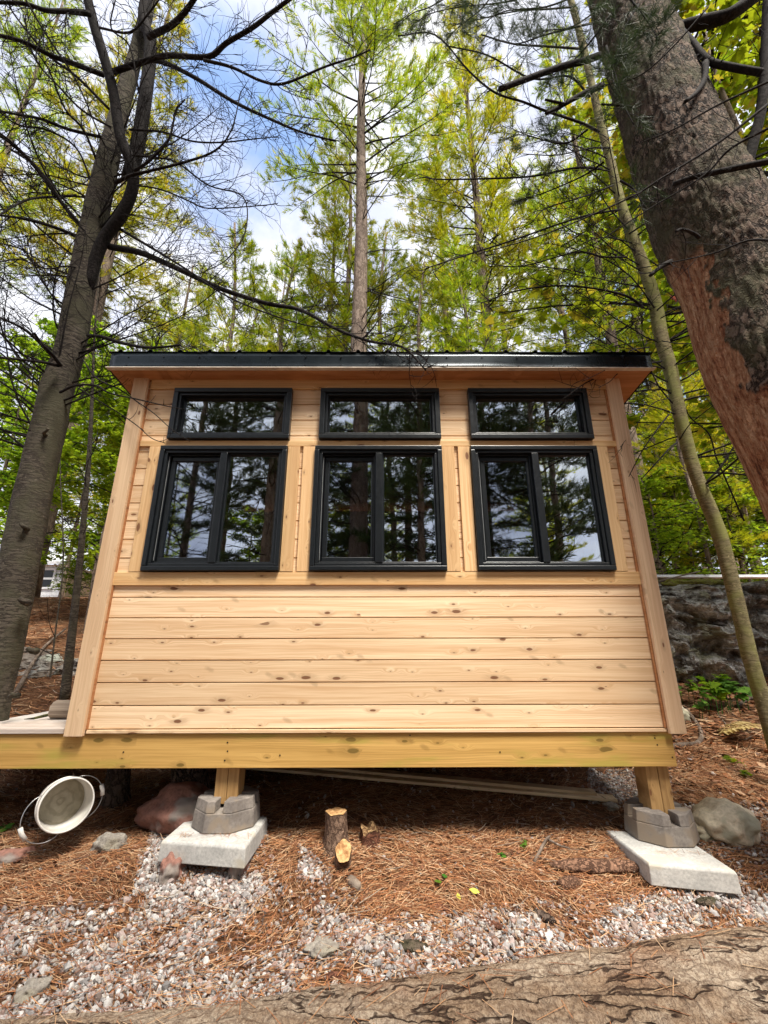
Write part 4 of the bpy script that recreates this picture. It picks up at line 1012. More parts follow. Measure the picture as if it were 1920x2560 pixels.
def pine_mesh(seed, H_, r0, hb, Lmax, tuft_n=1.0, dead=30, blade=(12, .15, .013), clump=.25):
    rs = random.Random(seed); tm = MB(); TP = trunk_mesh(tm, H_, r0, .03, .15, 12, 18, seed)
    def at(z):
        t_ = max(0, min(.9999, (z+.4)/(H_+.4)))*18; i = int(t_); return TP[i].lerp(TP[i+1], t_-i)
    lm = MB(); P = []; D = []
    z = hb
    while z < H_-.2:
        tt = (z-hb)/(H_-hb); prof = (1-tt)**.75*(.55+.45*min(1, tt*4+.3))
        for k_ in range(rs.randint(3, 5)):
            if rs.random() < clump: continue
            az = rs.uniform(0, 2*PI); L = Lmax*prof*rs.uniform(.55, 1.1)+.25; el = rs.uniform(-.05, .35)+tt*.5
            o = at(z+rs.uniform(-.15, .15)); pts = [o]; d = Vector((math.cos(az)*math.cos(el), math.sin(az)*math.cos(el), math.sin(el))); seg = 7
            for i in range(seg):
                d = (d+Vector((rs.gauss(0, .09), rs.gauss(0, .09), .05 if i > 3 else -.03))).normalized(); pts.append(pts[-1]+d*L/seg)
            lm.tube(pts, [max(.004, .018*L/2*(1-i/(seg+1))) for i in range(seg+1)], 4, False)
            ns = int(L*7*tuft_n)+4
            for q in range(ns):
                t_ = .25+.75*rs.random()**.8; f_ = t_*seg; i = min(seg-1, int(f_)); bp = pts[i].lerp(pts[i+1], f_-i); ld = (pts[i+1]-pts[i]).normalized()
                sd = ld.cross(Vector((0, 0, 1))).normalized()*(1 if rs.random() < .5 else -1)
                bd = (ld*.8+sd*rs.uniform(.5, 1.1)+Vector((0, 0, rs.uniform(-.05, .35)))).normalized(); bl = (.18+.34*L*(1-t_)*.6)*rs.uniform(.6, 1.2)
                e = bp+bd*bl; 
                if q % 2 == 0: lm.tube([bp, bp+bd*bl*.5+Vector((0, 0, -.01)), e], [.005, .004, .002], 3, False)
                m_ = max(2, int(bl/.085))
                for j in range(m_):
                    w = (j+1)/m_; P.append(tuple(bp.lerp(e, w)+Vector((rs.gauss(0, .03), rs.gauss(0, .03), rs.gauss(0, .03))))); D.append(tuple(bd+Vector((0, 0, .25))))
        z += rs.uniform(.28, .5)*(1 if H_ > 8 else .6)
    for q in range(dead):       # bare grey limbs below the crown
        z = rs.uniform(min(1.5, hb*.4), hb+1); az = rs.uniform(0, 2*PI); L = rs.uniform(.5, 1.7)*(Lmax/2.2); o = at(z); el = rs.uniform(-.25, .2); d = Vector((math.cos(az)*math.cos(el), math.sin(az)*math.cos(el), math.sin(el))); pts = [o]
        for i in range(5): d = (d+Vector((rs.gauss(0, .14), rs.gauss(0, .14), rs.gauss(0.02, .1)))).normalized(); pts.append(pts[-1]+d*L/5)
        lm.tube(pts, [.014*(1-i/6)+.002 for i in range(6)], 4, False)
        for k_ in range(7):
            i = rs.randint(1, 4); dd = (d+Vector((rs.gauss(0, .8), rs.gauss(0, .8), rs.gauss(0, .4)))).normalized(); p = pts[i]; l2 = rs.uniform(.2, .6); lm.tube([p, p+dd*l2*.5+Vector((0, 0, .02)), p+dd*l2+Vector((0, 0, .06))], [.004, .003, .0015], 3, False)
    v, f, r = tufts(P, D, blade[0], blade[1], blade[2], .50, .02)
    return tm.mesh('trunk'), lm.mesh('limbs'), np_mesh('crown', v, f, rnd=r)
class Kind:
    def __init__(s, name, meshes, mats, smooth=(True, False, False)):
        s.name = name; s.m = meshes; s.mats = mats
        for me, mt in zip(meshes[1], mats): me.materials.append(mt)
        s.m[1][0].polygons.foreach_set('use_smooth', [True]*len(s.m[1][0].polygons))
    def place(s, x, y, label, group=None, rot=0., sc=1., cat='tree', z=None, sc_z=None):
        root = empty(s.name, (x, y, (H(x, y) if z is None else z)), label, cat, group)
        for nm, me in zip(*s.m):
            o = bpy.data.objects.new(nm, me); COL.objects.link(o); o.parent = root
        root.rotation_euler = (0, 0, rot); root.scale = (sc, sc, sc_z or sc); return root
PN = ('trunk', 'limbs', 'crown')
tall = [Kind('pine_tree', (PN, pine_mesh(11, 24, .24, 11.0, 3.3, 1.05, 44, (12, .17, .014), .24)), (MAT['bark_bg'], MAT['twig'], MAT['pine'])),
        Kind('pine_tree', (PN, pine_mesh(12, 23, .20, 8.2, 2.9, 1.15, 40, (12, .17, .015), .20)), (MAT['bark_bg'], MAT['twig'], MAT['pine_y'])),
        Kind('pine_tree', (PN, pine_mesh(13, 19, .17, 6.0, 2.7, 1.15, 38, (12, .17, .015), .20)), (MAT['bark_bg'], MAT['twig'], MAT['pine']))]
midp = Kind('pine_tree', (PN, pine_mesh(14, 11, .11, 2.6, 2.2, 1.35, 18, (12, .16, .013), .14)), (MAT['bark_bg'], MAT['twig'], MAT['pine']))
young = Kind('young_pine', (PN, pine_mesh(15, 4.6, .05, .5, 1.15, 1.3, 0, (12, .13, .010), .1)), (MAT['bark_bg'], MAT['twig'], MAT['pine_y']))
def broad_mesh(seed, H_, r0, cb, R, nleaf, size):
    rs = random.Random(seed); tm = MB(); TP = trunk_mesh(tm, H_*.95, r0, .012, .12, 9, 14, seed); lm = MB(); P = []; D = []; N_ = []
    def at(z):
        t_ = max(0, min(.999, (z+.4)/(H_*.95+.4)))*14; i = int(t_); return TP[i].lerp(TP[i+1], t_-i)
    nl = int(26+H_*3); tips = []
    for q in range(nl):
        z = cb+(H_*.95-cb)*(q+rs.random())/nl; tt = (z-cb)/(H_-cb); L = R*(1.15-.8*tt)*rs.uniform(.5, 1.1); az = rs.uniform(0, 2*PI); el = rs.uniform(.1, .6); o = at(z); d = Vector((math.cos(az)*math.cos(el), math.sin(az)*math.cos(el), math.sin(el))); pts = [o]
        for i in range(6): d = (d+Vector((rs.gauss(0, .13), rs.gauss(0, .13), -.06))).normalized(); pts.append(pts[-1]+d*L/6)
        lm.tube(pts, [.014*(1-i/7)+.002 for i in range(7)], 4, False)
        for k_ in range(9):
            i = rs.randint(1, 5); dd = (d+Vector((rs.gauss(0, .7), rs.gauss(0, .7), rs.gauss(0, .25)))).normalized(); l2 = rs.uniform(.2, .7)*R*.35; e = pts[i]+dd*l2; lm.tube([pts[i], e], [.004, .002], 3, False); tips.append((pts[i], e, dd))
    for q in range(nleaf):
        a, e, dd = tips[rs.randrange(len(tips))]; w = rs.random()**.6; p = a.lerp(e, w)+Vector((rs.gauss(0, .07), rs.gauss(0, .07), rs.gauss(0, .045)))
        P.append(tuple(p)); az = rs.uniform(0, 2*PI); D.append((math.cos(az), math.sin(az), rs.uniform(-.7, .1))); N_.append((rs.gauss(0, .35), rs.gauss(0, .35), 1))
    S = RNG.uniform(.7, 1.15, nleaf)*size
    return tm.mesh('trunk'), lm.mesh('limbs'), leaf_mesh('crown', P, D, N_, S)
maple = Kind('maple_tree', (PN, broad_mesh(31, 6.5, .055, 1.3, 1.9, 6500, .085)), (MAT['bark_bg'], MAT['twig'], MAT['maple']))
maple2 = Kind('maple_tree', (PN, broad_mesh(32, 8.5, .07, 2.5, 2.3, 7500, .09)), (MAT['bark_bg'], MAT['twig'], MAT['maple_y']))
bush = Kind('leafy_shrub', (PN, broad_mesh(33, 2.2, .02, .15, 1.0, 3200, .06)), (MAT['bark_bg'], MAT['twig'], MAT['maple']))

def gx(px, py, Y): return U(px, py, Y).x
GP = 'pines standing behind the cabin'
def T(kind, px, Y, label, rot=0., sc=1., group=GP, cat='pine tree', py=850, sz=None):
    return kind.place(gx(px, py, Y), Y, label, group, rot, sc, cat, None, sz)
T(tall[0], 897, 8.6, 'tall pine with bare grey trunk rising behind the middle of the roof', .4, 1.0)
T(tall[2], 862, 12.5, 'thinner pine just left of and behind the tall central pine', 1.2, 1.0)
T(tall[1], 1222, 10.2, 'yellowing pine right of the tall central pine', 2.2, 1.0)
T(tall[2], 1262, 15, 'slim distant pine behind the yellowing pine', .2, 1.05)
T(tall[2], 1530, 12.5, 'thin dark pine seen between the roof end and the slender trunk', 3.0, .9)
T(tall[1], 222, 8.5, 'pine with pale trunk directly behind the large left tree', 1.0, .85)
T(tall[0], -150, 9.5, 'pine with pinkish trunk at the upper left edge', 2.5, .9)
T(tall[2], 470, 19, 'distant pine left of the gap of open sky', 4.0, .8)
T(midp, 560, 9.5, 'shorter light green pine above the left part of the roof', .5, .95)
T(midp, 450, 11.5, 'lower light green pine right of the leaning left tree', 1.5, .98)
T(midp, 640, 13.5, 'pale green pine low in the gap of open sky', 2.5, 1.1)
T(midp, 960, 12.5, 'green pine right behind the tall central trunk', 3.5, 1.25)
T(midp, 1150, 9.0, 'bright pine close behind the roof, left of the yellowing trunk', 5.5, .85)
T(tall[1], 820, 13.0, 'leafy pine whose crown shows left of the central trunk', 4.5, .78)
T(tall[0], 1120, 13.5, 'full crowned pine between the central and yellowing trunks', 1.1, .85)
T(midp, 720, 11.5, 'shorter pine between the sky gap and the central trunk', 2.1, 1.1)
T(midp, 1060, 9.6, 'bright green short pine behind the roof right of the central trunk', 3.2, .86)
T(midp, 1400, 10.5, 'short yellow green pine behind the right part of the roof', 4.4, .9)
T(tall[2], 1120, 20, 'far pine filling between the central and yellowing pines', 5.0, 1.0)
T(tall[1], 700, 22, 'far tall pine left of the central pine', 1.7, .95)
T(tall[0], 1420, 18, 'far tall pine right of the yellowing pine', .9, 1.0)
T(tall[2], 1610, 8.0, 'pine trunk standing in the undergrowth behind the right corner board', 2.9, .85, py=1250)
T(tall[2], 1690, 9.6, 'second pine trunk deeper in the undergrowth at right', 5.2, .85, py=1250)
T(tall[0], 1790, 14, 'tall pine behind the big trunk on the right', 4.9, .9, py=1250)
T(tall[1], 1900, 11, 'pine at the right edge behind the slender trunk', .6, .85, py=1250)
T(tall[2], 120, 16, 'far pine seen left of the large left tree', .6, .9, py=1250)
T(tall[0], 330, 24, 'most distant pine at left over the maples', 3.6, .9, py=1250)
GY = 'young pines and shrubs growing right of the cabin'
T(midp, 1830, 8.0, 'dense yellow green young pine beside the slender mossy trunk', 1.0, .62, GY, 'pine tree', 1300)
T(young, 1760, 6.9, 'small bushy pine growing above the rock outcrop', .3, .8, GY, 'young pine', 1350)
T(young, 1880, 7.4, 'small bushy pine at the right edge above the outcrop', 2.3, .95, GY, 'young pine', 1350)
T(young, 1680, 8.6, 'small bushy pine close to the right corner of the cabin', 3.3, .9, GY, 'young pine', 1350)
T(midp, 1650, 11.5, 'mid height pine seen past the right eave', 5.3, .8, GY, 'pine tree', 1200)
T(midp, 1960, 10.5, 'mid height pine partly hidden by the big right trunk', 4.0, .85, GY, 'pine tree', 1200)
T(bush, 1640, 6.6, 'low leafy green shrub above the outcrop by the corner board', .3, .85, GY, 'shrub', 1350)
T(bush, 1720, 7.6, 'leafy green shrub in the middle above the outcrop', 1.3, 1.1, GY, 'shrub', 1350)
T(bush, 1850, 6.7, 'leafy shrub above the outcrop beyond the slender trunk', 2.3, .8, GY, 'shrub', 1350)
T(bush, 1650, 9.4, 'taller shrub among trunks at right', 4.3, 1.6, GY, 'shrub', 1250)
T(bush, 1790, 9.8, 'taller shrub below the yellow green young pine', 5.3, 1.5, GY, 'shrub', 1250)
T(bush, 1930, 9.0, 'shrub at the far right edge of the undergrowth', .9, 1.6, GY, 'shrub', 1250)
T(maple2, 1640, 13, 'green broadleaf tree deep in the wood at right', .9, .9, GY, 'maple tree', 1200)
T(maple2, 1850, 15, 'second green broadleaf tree deep in the wood at right', 2.9, 1.0, GY, 'maple tree', 1200)
GM = 'maples growing left of the cabin'
T(maple, 232, 5.9, 'bright green maple sapling with dark forked stem left of the cabin', .0, .66, GM, 'maple tree', 1500)
T(maple, 60, 6.6, 'leafy maple partly hidden by the large left tree', 1.9, .80, GM, 'maple tree', 1500)
T(maple, 330, 7.4, 'maple whose crown shows against the left corner board', 3.9, .78, GM, 'maple tree', 1500)
T(maple2, 150, 10.0, 'taller maple behind the bright green sapling', 2.9, .72, GM, 'maple tree', 1500)
T(maple, -80, 7.4, 'maple at the left edge behind the large left tree', 4.9, .85, GM, 'maple tree', 1500)
T(maple2, 20, 17.0, 'distant maple beyond the white shed on the left', 1.1, 1.0, GM, 'maple tree', 1500)
T(maple2, 260, 16.5, 'distant maple beyond the sapling, right of the white shed', 5.1, 1.0, GM, 'maple tree', 1500)
T(bush, 240, 12.5, 'low shrub beside the white shed', 5.1, 1.2, GM, 'shrub', 1450)
T(bush, 180, 8.2, 'low shrub on the needle bank left of the cabin', 2.1, .5, GM, 'shrub', 1500)
# maple reaching in at the upper right corner
maple2.place(4.6, 4.3, 'yellow green maple reaching over the upper right behind the big trunk', None, 2.2, .95, 'maple tree')
maple2.place(3.95, 3.3, 'second yellow green maple whose leaves hang behind the top of the big trunk', None, 4.1, 1.12, 'maple tree')
# far wood that closes the horizon
FK = [tall[0], tall[1], tall[2], midp, maple2]
rs = random.Random(5); FP = []
n_ = 0
for ring_, (r, cnt) in enumerate(((27, 15), (36, 18))):
    for i in range(cnt):
        a = math.radians(-52+104*(i+rs.random()*.6)/cnt); x, y = r*math.sin(a), r*math.cos(a)+rs.uniform(-2, 2)
        k_ = FK[rs.randrange(5)]
        if abs(math.degrees(a)) < 24 and k_ is maple2: k_ = tall[2]
        n_ += 1
        k_.place(x, y, 'distant forest tree deep in the wood beyond the cabin', 'distant trees closing the wood behind the cabin', rs.uniform(0, 6), rs.uniform(.6, .85), 'tree')
# trees behind the photographer, mirrored in the windows
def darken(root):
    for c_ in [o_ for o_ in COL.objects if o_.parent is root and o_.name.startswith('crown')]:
        c_.material_slots[0].link = 'OBJECT'; c_.material_slots[0].material = MAT['pine_shaded']
MAT['pine_shaded'] = leafmat('shaded_pine_needles', (.030, .055, .015), (.085, .12, .028), None, .25)  # darker copy of the pine needles: backlit shade painted into the colour
GB = 'trees behind the viewpoint mirrored in the windows'
for (x, y, k_, rot, sc, lab) in ((-.50, -3.9, tall[0], .3, 1.0, 'tall straight pine mirrored in the middle window'), (-2.55, -4.4, tall[2], 1.3, .95, 'slim dark pine mirrored in the left window'),
        (2.15, -4.6, tall[2], 2.3, .9, 'slim pine mirrored in the left sash of the right window'), (3.3, -7.5, tall[1], 3.3, .8, 'further pine mirrored in the right window'),
        (.9, -8.5, tall[1], 4.3, .8, 'distant pine mirrored right of the middle trunk'), (.9, -4.2, midp, 4.3, 1.05, 'full dark pine mirrored in the right half of the middle window'), (-1.7, -5.6, midp, 2.3, 1.1, 'full dark pine mirrored between the left and middle windows'), (-4.6, -4.6, midp, .3, 1.05, 'full dark pine mirrored in the left sash of the left window'), (3.6, -4.4, midp, 5.3, 1.1, 'full dark pine mirrored in the right window'), (.4, -9.5, midp, 3.3, 1.3, 'farther full pine mirrored in the middle window'), (-3.2, -10, tall[2], 1.3, .8, 'far leafy pine mirrored in the left window'), (5.0, -6.5, tall[2], 2.0, .8, 'far leafy pine mirrored at the right'), (-5.2, -8.5, tall[1], 5.3, .8, 'distant pine mirrored at the left of the left window'),
        (1.5, -5.2, midp, 1.0, .8, 'shorter bushy pine mirrored in the middle window'), (-3.8, -7.0, maple, 1.0, .9, 'small maple mirrored low in the left window'),
        (-1.6, -11, maple2, 2.0, .9, 'broadleaf tree mirrored low beyond the trunks'), (5.5, -10, maple2, 3.0, .9, 'broadleaf tree mirrored at the right')):
    r_ = k_.place(x, y, lab, GB, rot, sc, 'tree')
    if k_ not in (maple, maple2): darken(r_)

for i in range(17):
    a = math.radians(180-62+124*(i+rs.random()*.7)/17); r = rs.uniform(14, 19); k_ = (maple2, midp, maple, midp, tall[2])[i % 5]
    k_.place(r*math.sin(a), r*math.cos(a), 'low tree far behind the viewpoint, mirrored along the foot of the windows', 'far trees mirrored along the foot of the windows', rs.uniform(0, 6), rs.uniform(.75, 1.0), 'tree')
# ------------------------------------------------------------------ near trees with traced limbs
def bumpy_trunk(path, rad, n, mat, name, parent, amp, vs=6., attr=None, seg=60):
    P = smooth_path(path, max(2, seg//(len(path)-1))); m = len(P); V = []; peel = []
    cum = [0]
    for i in range(1, m): cum.append(cum[-1]+(P[i]-P[i-1]).length)
    a = Vector((1, 0, 0))
    for i, p in enumerate(P):
        d = (P[min(m-1, i+1)]-P[max(0, i-1)]).normalized(); a = (a-d*a.dot(d)).normalized(); b = d.cross(a); t_ = i/(m-1)*(len(rad)-1); k_ = min(len(rad)-2, int(t_)); R = rad[k_]+(rad[k_+1]-rad[k_])*(t_-k_)
        for j in range(n):
            th = 2*PI*j/n; o = a*math.cos(th)+b*math.sin(th); q = p+o*R; pl = 0
            qw = q+noise.noise_vector(q*5)*.035; vd, _ = noise.voronoi(Vector((qw.x*vs, qw.y*vs, qw.z*vs*.22))); e = min(1, (vd[1]-vd[0])*1.7)
            h = amp*(e-.6)+noise.fractal(Vector((q.x*3, q.y*3, q.z*1.2)), 1, 2, 3)*amp*.8
            if attr: pl = attr(q, o, cum[i]); h = h*(1-pl*.75)-pl*amp*1.0
            peel.append(pl); w = q+o*h; V.append((w.x, w.y, w.z))
    ii = np.arange(m*n).reshape(m, n); F = np.stack([ii[:-1], np.roll(ii[:-1], -1, 1), np.roll(ii[1:], -1, 1), ii[1:]], -1).reshape(-1, 4)
    me = np_mesh(name, V, F)
    at_ = me.attributes.new('peel', 'FLOAT', 'POINT'); at_.data.foreach_set('value', np.array(peel, np.float32))
    return link(name, me, mat, parent, True)
def cpx(lst, ox, oy, s): return [(ox+x*s, oy+y*s) for x, y in lst]
def lift(path, Y0, Y1):
    n = len(path); return [U(x, y, Y0+(Y1-Y0)*i/(n-1)) for i, (x, y) in enumerate(path)]
RS = random.Random(99)
def twigs_from(mb, P, dens, L, r, depth=1, up=.0, side=None, P_t=None):
    """fine dead side twigs along polyline P"""
    tot = sum((P[i+1]-P[i]).length for i in range(len(P)-1)); n = max(1, int(tot*dens))
    for q in range(n):
        t_ = .12+.88*RS.random(); f_ = t_*(len(P)-1); i = min(len(P)-2, int(f_)); p = P[i].lerp(P[i+1], f_-i); d = (P[i+1]-P[i]).normalized()
        s = Vector((RS.gauss(0, 1), RS.gauss(0, .8), RS.gauss(0, 1))); s = (s-d*s.dot(d)).normalized(); l_ = L*RS.uniform(.35, 1.2)*(1.15-.6*t_); v = (d*RS.uniform(.5, 1.0)+s*.9).normalized(); pts = [p]; cur = Vector((RS.gauss(0, .13), RS.gauss(0, .1), RS.gauss(up, .13)))
        m_ = 7
        for k_ in range(m_):
            v = (v+cur+Vector((RS.gauss(0, .05), RS.gauss(0, .05), RS.gauss(0, .05)))).normalized(); pts.append(pts[-1]+v*l_/m_)
        mb.tube(pts, [r*(1-.65*k_/m_) for k_ in range(m_+1)], 4, False)
        if P_t is not None: P_t.append((pts[-1], v)); P_t.append((pts[-3], v))
        if depth > 0: twigs_from(mb, pts, dens*1.0, L*.48, r*.62, depth-1, up, None, P_t)
def near_tree(root, limbs, ox, oy, s, dens, L, tw, depth=1, mat='bark_dark', skip_parts=False, P_t=None):
    for (pts, Y0, Y1, w0, w1) in limbs:
        pp = cpx(pts, ox, oy, s); P = smooth_path(lift(pp, Y0, Y1), 5); zd = (P[0]-CAM).dot(FW); r0 = w0*s/2/FPX*zd; r1 = max(.0016, w1*s/2/FPX*zd); m = len(P)
        mb = MB().tube(P, [r0+(r1-r0)*i/(m-1) for i in range(m)], 8 if w0 > 25 else 6); br = mb.build('branch', MAT[mat], root, True); tl = MB()
        twigs_from(tl, P, dens, L, max(.0022, min(.0036, r1*.9)), depth, .02, None, P_t)
        if tl.f: tl.build('twigs', MAT['twig'], br)
# --- left tree
lroot = empty('large_tree', tuple(U(-20, 1760, 2.95)), 'large leaning grey brown tree with many dead branches left of the cabin', 'tree')
def by_width(tab, Y0, Y1, k=.95):
    n = len(tab)-1; P = [U(x, y, Y0+(Y1-Y0)*i/n) for i, (x, y, w_) in enumerate(tab)]
    return P, [w_/2/FPX*(p-CAM).dot(FW)*k for p, (x, y, w_) in zip(P, tab)]
lt_ = [(-95, 2150, 125), (-38, 1800, 112), (10, 1600, 106), (50, 1400, 104), (82, 1240, 98), (112, 1108, 92), (141, 979, 88), (176, 868, 82), (208, 694, 76), (244, 521, 70), (269, 405, 60), (296, 289, 50), (345, 116, 40), (372, 0, 36), (420, -250, 26), (520, -700, 16)]
lp = [(x, y) for x, y, w_ in lt_]; PL, RL = by_width(lt_, 2.98, 3.0, .82)
bumpy_trunk(PL, RL, 48, MAT['bark_l'], 'trunk', lroot, .006, 14, None, 150)
tw = MB(); C1 = .5787
def knob(px, py, Y, L, r):
    p = U(px, py, Y); mb = MB().tube([p+Vector((0, .05, 0)), p+Vector((.02, -L*.5, 0)), p+Vector((.07*(1 if L > .05 else 0), -L, .02))], [r*1.4, r, r*.8], 8); mb.build('branch_stub', MAT['bark_l'], lroot, True)
for a_ in ((30, 1740, 2.9, .09, .012), (75, 1630-2, 2.86, .03, .016), (55, 1505, 2.86, .03, .018), (110, 1088, 2.9, .06, .012), (55, 1318, 2.86, .02, .014)): knob(*a_)
A_ = [([(375, 1250), (440, 1050), (530, 920), (575, 800), (565, 700), (520, 590), (490, 400), (450, 250), (410, 120), (380, 0), (360, -120)], 2.98, 2.45, 50, 44),
      ([(560, 760), (600, 600), (640, 330), (650, 180), (620, 80), (640, -40)], 3.0, 2.85, 60, 50),
      ([(490, 310), (640, 260), (730, 240), (900, 245), (980, 185), (1090, 120), (1180, 50), (1260, -10)], 2.6, 2.2, 24, 14),
      ([(640, 255), (720, 275), (850, 340), (1010, 440), (1180, 520), (1300, 570), (1450, 610)], 2.75, 2.5, 22, 6),
      ([(880, 260), (1000, 290), (1130, 350), (1230, 360), (1400, 290), (1520, 250), (1600, 215)], 2.35, 2.3, 14, 6),
      ([(470, 1065), (600, 1090), (700, 1130), (830, 1190), (960, 1250), (1150, 1310), (1300, 1340), (1450, 1420), (1600, 1475), (1740, 1500), (1840, 1600)], 2.97, 2.42, 27, 5),
      ([(380, 1450), (440, 1455), (520, 1480), (620, 1500), (700, 1500), (780, 1490)], 2.97, 2.6, 16, 9),
      ([(390, 60), (300, 50), (200, 45), (100, 15), (-40, 10)], 2.45, 2.2, 22, 12),
      ([(450, 325), (330, 280), (220, 240), (100, 180), (-40, 145)], 2.55, 2.2, 22, 13),
      ([(470, 600), (300, 560), (180, 515), (80, 495), (-30, 475)], 2.95, 2.4, 14, 8),
      ([(370, 1000), (270, 880), (150, 720), (60, 630), (-40, 560)], 2.97, 2.4, 18, 9),
      ([(330, 1020), (230, 980), (100, 945), (-40, 925)], 2.97, 2.5, 16, 8),
      ([(330, 845), (230, 850), (130, 860), (60, 890), (-20, 940)], 2.93, 2.4, 12, 6),
      ([(500, 790), (560, 760), (640, 740), (800, 700), (930, 650), (1000, 560), (1040, 400)], 2.7, 2.4, 16, 4),
      ([(580, 740), (650, 690), (730, 600), (760, 480), (800, 430)], 2.7, 2.5, 14, 5),
      ([(640, 160), (740, 110), (800, 50), (850, -20)], 2.7, 2.4, 26, 18),
      ([(240, 1560), (190, 1500), (100, 1420), (-30, 1360)], 2.97, 2.5, 14, 8),
      ([(510, 985), (620, 1050), (720, 1110), (800, 1160), (1000, 1290), (1300, 1400), (1500, 1420)], 2.95, 2.5, 12, 3),
      ([(470, 470), (330, 330), (200, 230), (60, 60), (20, -30)], 2.6, 2.3, 12, 6),
      ([(480, 550), (360, 480), (260, 380), (150, 250), (100, 60)], 2.6, 2.3, 10, 5),
      ([(560, 560), (700, 570), (830, 610), (960, 615), (1100, 600), (1200, 590)], 2.7, 2.4, 10, 3),
      ([(560, 670), (660, 680), (760, 700), (900, 800), (1050, 850), (1060, 1000), (980, 1120), (870, 1180)], 2.7, 2.5, 9, 3),
      ([(420, 700), (360, 560), (280, 470), (210, 300), (130, 190)], 2.93, 2.4, 12, 5),
      ([(400, 800), (330, 640), (200, 560), (80, 540), (-20, 470)], 2.93, 2.4, 9, 5),
      ([(300, 1330), (220, 1270), (120, 1100), (40, 1060), (-30, 1050)], 2.97, 2.5, 9, 5),
      ([(590, 800), (700, 820), (820, 870), (900, 900), (1100, 890), (1200, 880)], 2.7, 2.4, 8, 3),
      ([(380, 1180), (300, 1150), (200, 1160), (80, 1120), (-30, 1140)], 2.97, 2.5, 8, 4),
      ([(430, 120), (560, 140), (640, 60), (700, -20)], 2.5, 2.3, 10, 6),
      ([(600, 400), (560, 200), (480, 120), (500, -10)], 2.6, 2.3, 8, 5),
      ([(100, -20), (200, 150), (330, 350), (420, 560), (460, 640)], 2.2, 2.7, 9, 6),
      ([(-20, 560), (80, 640), (210, 780), (300, 930), (370, 1000)], 2.3, 2.8, 9, 6)]
near_tree(lroot, A_, 0, 0, C1, 17, .46, tw, 1)
B_ = [([(350, 305), (440, 265), (560, 265), (640, 310), (800, 345), (950, 380), (1075, 405)], 2.85, 2.42, 15, 3),
      ([(480, 110), (560, 220), (700, 290), (800, 360), (900, 430), (1000, 520), (1105, 590)], 2.8, 2.42, 9, 3),
      ([(455, 280), (600, 370), (700, 430), (800, 500), (880, 570), (960, 600)], 2.8, 2.45, 9, 3),
      ([(340, 150), (250, 130), (130, 115), (-20, 100)], 2.85, 2.5, 20, 14),
      ([(190, 420), (120, 350), (60, 325), (-20, 305)], 2.85, 2.5, 10, 6),
      ([(355, 150), (300, 80), (240, 20), (200, -40)], 2.85, 2.5, 22, 12),
      ([(180, 530), (90, 490), (-20, 465)], 2.85, 2.5, 7, 4)]
LT = smooth_path(lift(lp, 2.98, 3.0), 12)
def rnd_limbs(n, zlo, zhi, path, az, azs, L, r, yb, root, twm):
    for q_ in range(n):
        c_ = [p for p in path if zlo < p.z < zhi]; p = c_[RS.randrange(len(c_))]; a_ = az+RS.gauss(0, azs); v = Vector((math.sin(a_), -abs(math.cos(a_))*yb, RS.uniform(-.1, .75))).normalized(); pts = [p]; l_ = L*RS.uniform(.5, 1.15); cur = Vector((RS.gauss(0, .07), 0, RS.gauss(0, .09)))
        for k_ in range(9): v = (v+cur+Vector((RS.gauss(0, .07), RS.gauss(0, .05), RS.gauss(0, .07)))).normalized(); pts.append(pts[-1]+v*l_/9)
        br = MB().tube(pts, [r*(1-.8*k_/9)*RS.uniform(.9, 1.1) for k_ in range(10)], 6).build('branch', MAT['bark_dark'], root, True); tl = MB()
        twigs_from(tl, pts, 15, .42, .0026, 1, .02); tl.build('twigs', MAT['twig'], br)
rnd_limbs(26, 2.2, 5.4, LT, -1.3, .45, 1.4, .009, .55, lroot, tw); rnd_limbs(18, 2.7, 5.6, LT, 1.2, .45, 1.4, .008, .45, lroot, tw)
near_tree(lroot, B_, 0, 850, .4294, 5, .16, tw, 0)

